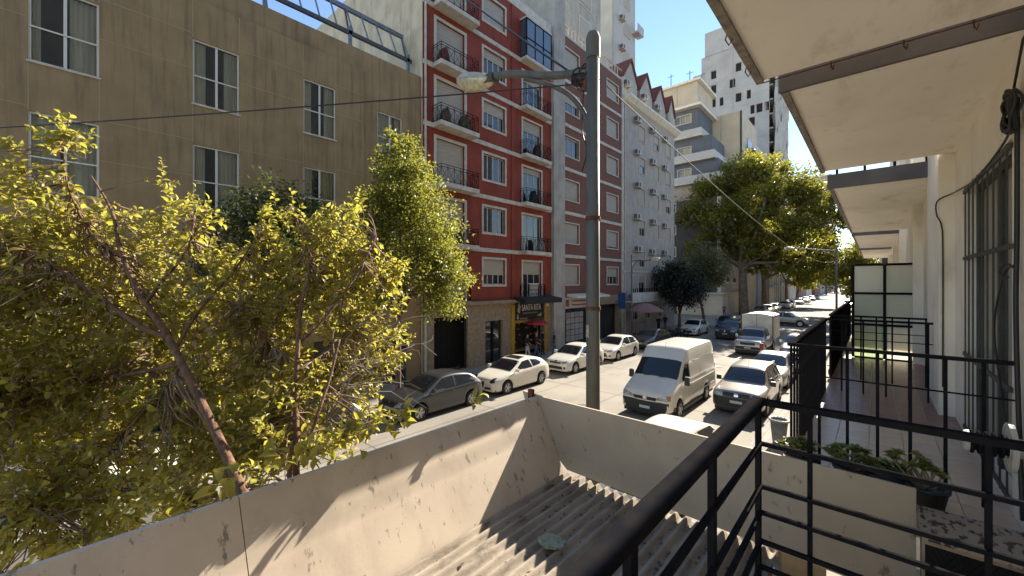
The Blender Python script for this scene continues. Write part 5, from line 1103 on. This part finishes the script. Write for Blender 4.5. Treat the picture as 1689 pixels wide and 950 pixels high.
# ---- white panel van
f, b = -2.75, 2.75
van = dict(L=5.5, W=2.02, yf=f+.92, yr=f+.92+3.2, R=.34, sill=.34, tum=.055, nose=(.84,.97), nd=.75,
    top=[(f,.62),(f+.01,.98),(f+.14,1.06),(f+.82,1.34),(f+.98,1.40),(f+1.62,2.06),(f+1.72,2.14),(f+2.05,2.46),(f+2.35,2.50),(b-.5,2.50),(b-.12,2.47),(b-.02,2.2),(b,.6)],
    belt=[(f,.5),(f+.1,.9),(f+.9,1.22),(f+1.6,1.30),(b-.1,1.32),(b,.5)],
    side=[[(f+1.30,1.30),(f+1.26,1.42),(f+1.72,1.93),(f+2.0,1.95),(f+2.02,1.30)]], ws=(f+.99,f+1.60), rw=None, mirror=(f+1.28,1.20), bm=1, mh=.24, aer=f+2.02,
    front=[('bumper',[(-.99,.34),(.99,.34),(.97,.70),(-.97,.70)],'plastic',False),('headlight',[(.42,.76),(.92,.78),(.90,.98),(.50,.88)],'lens',True),('grille',[(-.42,.72),(.42,.72),(.46,.84),(-.46,.84)],'plastic',False),('badge',[(-.07,.74),(.07,.74),(.07,.85),(-.07,.85)],'chrome',False),('number_plate',[(-.2,.40),(.2,.40),(.2,.50),(-.2,.50)],'plate',False),('turn_light',[(.84,.79),(.93,.79),(.92,.94),(.85,.93)],'amber',True)],
    rear=[('tail_light',[(.86,.9),(.97,.9),(.97,1.4),(.86,1.4)],'tail',True)], seams=[(f+1.22,.45,1.3),(f+2.08,.45,2.2),(f+3.35,.45,2.3)], handles=[(f+1.95,1.12)], cladding=[(f+1.3,f+3.75),(f+.3,f+.5)])
v = mk('delivery_van', van, paint('van_white', (.70,.66,.58)), 'white high roofed panel van with black bumper driving towards the camera', -6.42, 17.3, 0, 'van', None)
def vp(n, mb, m): return part(n, mb, m, v, world=False)
for s in (1,-1):
    for z0 in (.62, 1.06): vp('body_moulding', MB().box(min(s*1.0,s*1.022),max(s*1.0,s*1.022),f+2.15,b-.35,z0,z0+.05), MATS['paint_van_white'])
    vp('roof_seam', MB().box(min(s*.968,s*.985),max(s*.968,s*.985),f+2.1,b-.3,1.97,1.985), M['seam'])
for x, a in ((-.45,.35),(.15,.35)): vp('wiper', MB().bar((x,f+.93,1.42),(x+.5,f+1.02,1.47),.02,.02), M['plastic'])
# ---- pickup with a white box body
f, b = -2.6, 2.6
pk = dict(L=5.2, W=1.84, yf=f+.95, yr=f+.95+3.05, R=.38, sill=.42, tum=.14, nose=(.86,.96), nd=.55, top=[(f,.7),(f+.01,.98),(f+.2,1.08),(f+1.1,1.17),(f+1.25,1.2),(f+1.85,1.72),(f+2.2,1.79),(f+3.1,1.78),(f+3.25,1.7),(f+3.3,1.15),(b-.02,1.12),(b,.6)], belt=[(f,.65),(f+.1,.95),(f+1.0,1.08),(b-.1,1.08),(b,.55)],
    side=[[(f+1.45,1.15),(f+1.95,1.63),(f+2.35,1.67),(f+2.37,1.15)],[(f+2.45,1.15),(f+2.43,1.67),(f+3.05,1.66),(f+3.1,1.15)]], ws=(f+1.27,f+1.84), rw=None, mirror=(f+1.5,1.12), mh=.16, aer=f+2.2,
    front=[('headlight',[(.50,.80),(.84,.82),(.82,.96),(.54,.92)],'lens',True),('grille',[(-.46,.74),(.46,.74),(.46,.92),(-.46,.92)],'plastic',False),('bumper',[(-.88,.44),(.88,.44),(.88,.64),(-.88,.64)],'plastic',False),('number_plate',[(-.2,.50),(.2,.50),(.2,.60),(-.2,.60)],'plate',False)], rear=[], seams=[(f+1.35,.5,1.12),(f+2.4,.5,1.12)], handles=[(f+2.25,1.0),(f+3.0,1.0)])
v = mk('box_pickup', pk, slv, 'silver pickup carrying a white box body in the road', -6.6, 34.4, 0, 'pickup', None)
bx = MB().prism([(-1.02,.85),(1.02,.85),(1.02,2.62),(.6,2.74),(0,2.78),(-.6,2.74),(-1.02,2.62)],'y',f+3.0,b+.75); bevel(vp('cargo_box', bx, M['white']), .04); vp('box_strap', MB().box(1.021,1.035,f+3.0,b+.7,2.5,2.56).box(-.01,.01,f+2.985,f+2.999,1.2,2.7), M['seam'])
vp('box_corner', MB().box(1.0,1.05,f+2.98,f+3.1,.8,2.66).box(-1.05,-1.0,f+2.98,f+3.1,.8,2.66), M['rust']); vp('red_mudguard', MB().box(.75,.97,f-.05,f+.5,.5,.95), M['tail'])
# ---- motorcycles
def motorcycle(loc, rz, label, col=None):
    t = empty('motorcycle', loc, rz); col = col or M['plastic']
    for y in (-.66,.62): part('wheel', MB().lathe([(.22,-.05),(.28,-.06),(.31,-.03),(.31,.03),(.28,.06),(.22,.05),(.22,-.05)],20,'x',(0,y,.31)).lathe([(.0,-.03),(.06,-.03),(.06,.03),(0,.03)],10,'x',(0,y,.31)), M['tyre'], t, True, False)
    part('frame', MB().tube([(0,.62,.31),(0,.2,.42),(0,-.25,.5),(0,-.45,.85)],.035,6).tube([(0,-.66,.31),(0,-.42,.95)],.03,6).box(-.12,.12,-.25,.2,.28,.58), M['plastic'], t, world=False)
    bevel(part('tank', MB().prism([(-.38,.68),(.0,.66),(.02,.86),(-.3,.94)],'x',-.13,.13), col, t, world=False), .05); bevel(part('seat', MB().prism([(0,.72),(.7,.78),(.72,.86),(.1,.82)],'x',-.12,.12), M['plastic'], t, world=False), .03)
    part('handlebar', MB().tube([(-.34,-.28,1.02),(-.1,-.42,1.0),(.1,-.42,1.0),(.34,-.28,1.02)],.014,6), M['chrome'], t, world=False); part('headlamp', MB().lathe([(0,-.62),(.09,-.6),(.08,-.5),(0,-.46)],12,'y',(0,0,.86)), M['lens'], t, world=False); part('mudguard', MB().prism([(.5,.66),(.95,.6),(.95,.64),(.5,.74)],'x',-.07,.07), col, t, world=False)
    tag(t, label, 'motorcycle', 'motorcycles by the kerb'); return t
motorcycle((-3.4,29.3,.006), .5, 'dark motorcycle parked at the near kerb beyond the silver car'); motorcycle((-1.2,26.0,.135), .7, 'red tanked motorcycle on the near pavement below the railing', M['tail']); motorcycle((-13.4,36.2,.006), -.6, 'black motorcycle parked beyond the black car in shade'); motorcycle((-13.3,37.8,.006), -.6, 'second black motorcycle parked in shade before the white hatchback')
# ================================================================ street lamps, wires
def lamp(loc, h, arm, rise, label, r=.08, parts=True):
    t = empty('street_lamp', loc); x, y, z = loc
    part('pole', MB().tube([(0,0,0),(0,0,h*.5),(0,0,h)],[r*1.12,r*1.02,r*.94],16), M['galv'], t, True, False); part('cap', MB().lathe([(r*1.04,h-.28),(r*1.06,h-.02),(r*.8,h+.05),(0,h+.07)],16), M['galv'], t, True, False)
    za = h-.44; part('arm', MB().tube(smooth([(0,0,za),(-arm*.35,0,za+rise*.30),(-arm*.75,0,za+rise*.8),(-arm,0,za+rise)],4),.054,10), M['galv'], t, True, False)
    part('brace', MB().tube(smooth([(-r*.8,0,za-1.05),(-r*1.1,0,za-.6),(-arm*.18,0,za-.22),(-arm*.38,0,za+.06),(-arm*.62,0,za+rise*.52)],5),.034,8), M['galv'], t, True, False)
    part('band', MB().lathe([(r*1.14,h*.34),(r*1.2,h*.34),(r*1.2,h*.34+.05),(r*1.12,h*.34+.05)],16), M['galv'], t, True, False)
    # luminaire: shallow housing over a bowl
    hd = MB(); bw = MB(); n = 16; m_ = 14; Lh = .84; c = Vector((-arm-.34,0,za+rise+.05)); sl = rise/arm*.9
    def ring(q, zf, wf, a0, a1):
        b0 = len(q.v)
        for i in range(m_+1):
            t_ = i/m_; w_ = .205*math.sin(math.pi*min(1,(t_*.93+.05)))**.55*(1-.25*(t_)); xx = Lh*(t_-.5)
            for k in range(n+1):
                a = a0+(a1-a0)*k/n; q.v.append((c.x+xx, c.y+w_*math.cos(a)*wf, c.z+zf*w_*math.sin(a)*(.75+.25*(1-t_))-xx*sl))
        for i in range(m_):
            for k in range(n): a = b0+i*(n+1)+k; q.f.append((a,a+1,a+n+2,a+n+1)); q.m.append(0)
    ring(hd, .85, 1.0, 0, math.pi); ring(bw, 1.1, .95, math.pi, 2*math.pi); part('housing', hd, M['lampbody'], t, True, False); part('bowl', bw, M['diffuser'], t, True, False); part('rim', MB().box(c.x+.26,c.x+.44,-.085,.085,c.z-.30*sl-.07,c.z-.30*sl+.05), M['fascia'], t, world=False)
    tag(t, label, 'street lamp'); return t
PX_, PY_ = -2.69, 4.54
lamp((PX_,PY_,.13), 8.12, 1.85, .56, 'tall grey steel street lamp pole rising just beyond the awning end panel', .086)
lamp((-14.9,31.3,.13), 7.2, 1.6, -.0, 'slim far street lamp in front of the brick building', .06)
bpy.data.objects[-1:] if False else None
lamp((-2.5,45.2,.13), 8.2, 3.0, .35, 'distant street lamp on the balcony side before the crossing', .08)
for o in bpy.data.objects:
    if o.get('label','').startswith('slim far'): o.rotation_euler.z = math.pi
def wire(pts, r, m, label): return tag(part('overhead_cable', MB().tube(smooth(pts,8), r, 5), m, None, True), label, 'cable')
cl = MB()
for k in range(9):
    o = Vector((-.14+random.uniform(-.07,.07), random.uniform(-.06,.06), 7.79+random.uniform(-.10,.12))); rr = random.uniform(.05,.1); cl.tube([(PX_+o.x+rr*math.cos(a)*random.uniform(.8,1.1), PY_+o.y+rr*.5*math.sin(a*1.3+k), o.z+rr*math.sin(a)) for a in [t*.55 for t in range(12)]], .011, 5)
cl.box(PX_-.3,PX_-.1,PY_-.05,PY_+.05,7.72,7.85); cl.tube(smooth([(PX_-.12,PY_-.02,7.72),(PX_-.16,PY_,7.1),(PX_-.05,PY_-.06,6.8),(PX_-.15,PY_-.02,6.55)],5),.008,5)
tag(part('cable_splice', cl, M['cable'], None, True), 'tangle of black cable joints strapped to the lamp pole top', 'cable joint')
for z0, a0, a1, h_, n2 in ((3.2,3.6,4.6,.3,'torn paper bill stuck on the lamp pole below the strap'),(2.2,3.2,4.9,.4,'wide paper bill wrapped low round the lamp pole'),(4.4,4.0,4.7,.16,'small paper bill stuck just under the lower strap of the lamp pole')):
    n_ = 8; pb_ = MB(); pb_.v = [(PX_+.094*math.cos(a0+(a1-a0)*i/n_), PY_+.094*math.sin(a0+(a1-a0)*i/n_), z0+(h_ if k else 0)) for i in range(n_+1) for k in (0,1)]
    for i in range(n_): pb_.f.append((2*i,2*i+2,2*i+3,2*i+1)); pb_.m.append(0)
    tag(part('paper_bill', pb_, mat('sticker', (.42,.40,.34), .8, (.2,.19,.17), 22)), n2, 'bill')
for z0, n2 in ((5.9,'upper rusty steel strap clamped round the lamp pole'),(4.75,'lower rusty steel strap clamped round the lamp pole')): tag(part('cable_strap', MB().lathe([(.088,z0),(.099,z0),(.099,z0+.045),(.088,z0+.045)],16,'z',(PX_,PY_,0)), M['rust']), n2, 'strap')
tag(part('splice_bracket', MB().box(PX_-.17,PX_-.075,PY_-.04,PY_+.04,7.6,7.9), M['rust']), 'rusty bracket holding the cable joints on the lamp pole', 'bracket')
def sag(a, b, s, n=7):
    a, b = Vector(a), Vector(b); return [a+(b-a)*(i/n)-Vector((0,0,s*4*(i/n)*(1-i/n))) for i in range(n+1)]
J = Vector((PX_-.2,PY_,7.79))
e = at(780,0,9); wire(sag(J, J+(e-J)*2.4, .1), .018, M['cable'], 'thick black overhead cable climbing from the lamp pole to the red building')
e = at(145,193,6.0); wire(sag(Vector((PX_-.1,PY_-.02,7.68)), J+(e-J)*1.6, .05), .010, M['cable'], 'thin black cable crossing in front of the beige building')
e = at(1330,440,26); wire(sag(Vector((PX_+.09,PY_,7.68)), (-2.6,45.2,7.0), .9), .008, M['cablew'], 'pale overhead cable sagging down the street from the lamp pole')
# ================================================================ pavement things below
bn = empty('litter_bin', (-2.2,14.75,.13)); bnm = mat('bin_grey', (.20,.20,.19), .6, (.14,.14,.13), 6); part('body', MB().lathe([(.17,0),(.24,.72),(.23,.72),(.165,.03),(0,.03)],20), bnm, bn, True, False); part('rim', MB().lathe([(.235,.70),(.275,.71),(.275,.76),(.235,.77)],20), bnm, bn, True, False); part('liner', MB().lathe([(.0,.60),(.22,.66),(.26,.775),(.28,.74)],16), mat('bin_liner', (.5,.5,.48), .4), bn, True, False)
tag(bn, 'grey tapered litter bin standing on the near pavement', 'bin')
cbx = put('cardboard_box', MB().box(-.3,.3,-.25,.25,0,.45).mesh('cardboard_box', mat('cardboard', (.30,.21,.12), .9, (.25,.17,.1), 5)), None, (-.95,8.5,.131), (0,0,.3)); bevel(cbx,.01); tag(cbx, 'brown cardboard box on the pavement below the railing corner', 'box')
ww = put('white_crate', MB().box(-.3,.3,-.28,.28,0,.04).box(-.3,-.26,-.28,.28,.04,.4).box(.26,.3,-.28,.28,.04,.4).box(-.26,.26,-.28,-.24,.04,.4).box(-.26,.26,.24,.28,.04,.4).mesh('white_crate', M['white']), None, (-1.65,8.8,.131), (0,0,-.2)); tag(ww, 'open white crate on the pavement below the railing corner', 'crate')
for x, y, n_ in ((-8.9,14.2,'round iron manhole cover in the road beside the white van'),(-7.2,26.5,'round iron manhole cover in the road behind the white van'),(-10.4,29.0,'round iron manhole cover in the lane beside the parked black car')):
    mh = put('manhole_cover', MB().lathe([(0,.012),(.30,.012),(.31,.018),(.36,.018),(.37,.006)],28).mesh('manhole_cover', mat('cast_iron', (.07,.06,.05), .7, (.11,.09,.075), 18, bump=.3)), None, (x,y,.004)); tag(mh, n_, 'manhole', 'manhole covers in the road')
# ================================================================ potted plants on the neighbour's balcony edge
sl_ = leafmat('leaf_succulent', (.28,.29,.09), (.17,.18,.065), (.36,.37,.09), .3, .4); cat_ = 'plant'
def pot_plant(loc, r, h, label, rosettes, stems=False, pot=True):
    t = empty('potted_plant', loc)
    if pot: part('pot', MB().lathe([(0,0),(.075,0),(.10,.13),(.108,.13),(.108,.15),(.09,.15),(.085,.12),(0,.12)],18), M['plastic'], t, True, False)
    P, D, S, q = [], [], [], MB()
    for k in range(rosettes):
        a = RNG.uniform(0,6.28); rr = r*math.sqrt(RNG.random()); c = np.array([rr*math.cos(a), rr*math.sin(a)*.6, .14+h*RNG.uniform(.3,1)*(1-.4*rr/r)])
        q.tube(branch_path((rr*.2*math.cos(a),0,.12), c, .05, 4, .12), [.008,.007,.006,.006,.005], 5, False)
        for j_ in range(13):
            b_ = j_*2.4; el = .2+.9*j_/13; P.append(c); D.append([math.cos(b_)*math.cos(el), math.sin(b_)*math.cos(el), math.sin(el)]); S.append(RNG.uniform(.035,.055))
    P, D, S = map(np.array, (P,D,S)); put('foliage', leaves('foliage', P, frames(D, np.tile([0,0,1.],(len(P),1))+RNG.normal(size=(len(P),3))*.2), S, 'long', sl_), t); part('stems', q, mat('stem_pale', (.2,.16,.1), .8), t, True, False); tag(t, label, 'plant', 'succulents along the balcony edge'); return t
pot_plant((-.40,3.6,FZ), .13, .13, 'low succulent at the railing corner of the tiled balcony', 26); pot_plant((-.12,3.6,FZ), .15, .14, 'bushy succulent in the middle of the balcony edge', 34); pot_plant((.05,3.6,FZ), .10, .10, 'small succulent next to the bushy one on the balcony edge', 18); pot_plant((.235,3.56,FZ-.0), .17, .30, 'leggy succulent in a black pot at the end panel corner', 12)
# ================================================================ people
def person_mesh(name, cols, hgt=1.7, stride=.12, armbend=.2, bag=False):
    k = hgt/1.7; J_ = {'pel':(0,0,.92),'waist':(0,0,1.08),'chest':(0,-.01,1.30),'neck':(0,0,1.47),'head0':(0,-.015,1.54),'head1':(0,-.02,1.63),'head2':(0,-.005,1.71)}
    R_ = {'pel':(.145,.11),'waist':(.13,.095),'chest':(.165,.11),'neck':(.055,.055),'head0':(.065,.075),'head1':(.078,.092),'head2':(.05,.06)}; E = [('pel','waist'),('waist','chest'),('chest','neck'),('neck','head0'),('head0','head1'),('head1','head2')]
    for s, n in ((1,'l'),(-1,'r')):
        J_.update({n+'hip':(s*.09,0,.86),n+'knee':(s*.10,-s*stride*.6-.03,.49),n+'ank':(s*.10,s*-stride*.9+.03,.09),n+'toe':(s*.11,s*-stride*.9-.12,.04),n+'sh':(s*.19,0,1.40),n+'el':(s*.24,.03,1.13),n+'wr':(s*.23,-armbend*.8,.93+armbend*.3),n+'ha':(s*.22,-armbend-.03,.85+armbend*.5)})
        R_.update({n+'hip':(.09,.09),n+'knee':(.06,.062),n+'ank':(.042,.045),n+'toe':(.04,.03),n+'sh':(.06,.06),n+'el':(.043,.043),n+'wr':(.032,.03),n+'ha':(.035,.022)}); E += [('pel',n+'hip'),(n+'hip',n+'knee'),(n+'knee',n+'ank'),(n+'ank',n+'toe'),('chest',n+'sh'),(n+'sh',n+'el'),(n+'el',n+'wr'),(n+'wr',n+'ha')]
    names = list(J_); me = bpy.data.meshes.new('tmp'); me.from_pydata([tuple(c*k for c in J_[n]) for n in names], [(names.index(a),names.index(b)) for a, b in E], []); o = bpy.data.objects.new('tmp', me); COL.objects.link(o); md = o.modifiers.new('skin','SKIN'); md.use_smooth_shade = True
    for i, n in enumerate(names): me.skin_vertices[0].data[i].radius = (R_[n][0]*k, R_[n][1]*k); me.skin_vertices[0].data[i].use_root = (n == 'pel')
    ss = o.modifiers.new('sub','SUBSURF'); ss.levels = 2; ss.render_levels = 2; dg = bpy.context.evaluated_depsgraph_get(); dg.update(); out = bpy.data.meshes.new_from_object(o.evaluated_get(dg)); bpy.data.objects.remove(o); out.name = name; out.materials.clear()
    for c in cols: out.materials.append(c)         # skin, top, trousers, hair, shoes
    for p in out.polygons:
        x, y, z = (q/k for q in p.center)
        p.material_index = 4 if z < .07 else 2 if z < .93 and abs(x) < .19 else 3 if (z > 1.66 or (z > 1.54 and y > .0)) else 0 if z > 1.47 or (z < 1.12 and abs(x) > .19) else 1
    return out
cl_ = {n: mat('cloth_'+n, c, .9) for n, c in (('dark',(.015,.015,.018)),('grey',(.12,.12,.13)),('white',(.5,.48,.45)),('denim',(.07,.10,.16)),('maroon',(.08,.02,.025)),('khaki',(.2,.16,.1)))}; sk = mat('skin', (.38,.22,.15), .6); hr = mat('hair', (.03,.02,.015), .7); hg = mat('hair_fair', (.3,.24,.15), .7)
def person(loc, rz, cols, label, h=1.68, **kw): o = put('person', person_mesh('person', [cols[4] if len(cols) > 4 else sk, cl_[cols[0]], cl_[cols[1]], cols[2], cl_['dark']], h, **kw), None, loc, (0,0,rz)); return tag(o, label, 'person', 'people on the far pavement')
G_ = .131
person((XB+.9,19.9,G_), 1.9, ('dark','white',hr), 'person in dark top and white trousers by the left yellow pillar', 1.66)
person((XB+1.0,20.7,G_), 2.6, ('maroon','denim',hg), 'fair haired person in maroon top and jeans at the grocer', 1.65, stride=.2)
person((XB+.5,21.4,G_), 2.9, ('dark','dark',hr), 'person all in dark clothes under the red parasol', 1.75)
person((XB+.6,21.9,G_), 2.4, ('dark','dark',hr), 'second dark clad person next to the red parasol', 1.72)
person((XB+1.2,22.4,G_), 2.2, ('dark','denim',hr), 'person in black top and pale jeans by the right yellow pillar', 1.62)
person((-15.6,38.6,G_), 0.0, ('dark','dark',hr), 'dark clad person walking on the shaded pavement towards the camera', 1.74, stride=.2); person((-15.9,41.0,G_), 3.1, ('dark','grey',hr), 'person in grey trousers walking away on the shaded pavement', 1.7, stride=.2)
person((-16.4,64.6,G_), .3, ('denim','dark',hr), 'person in blue top standing at the far corner of the crossing', 1.72)
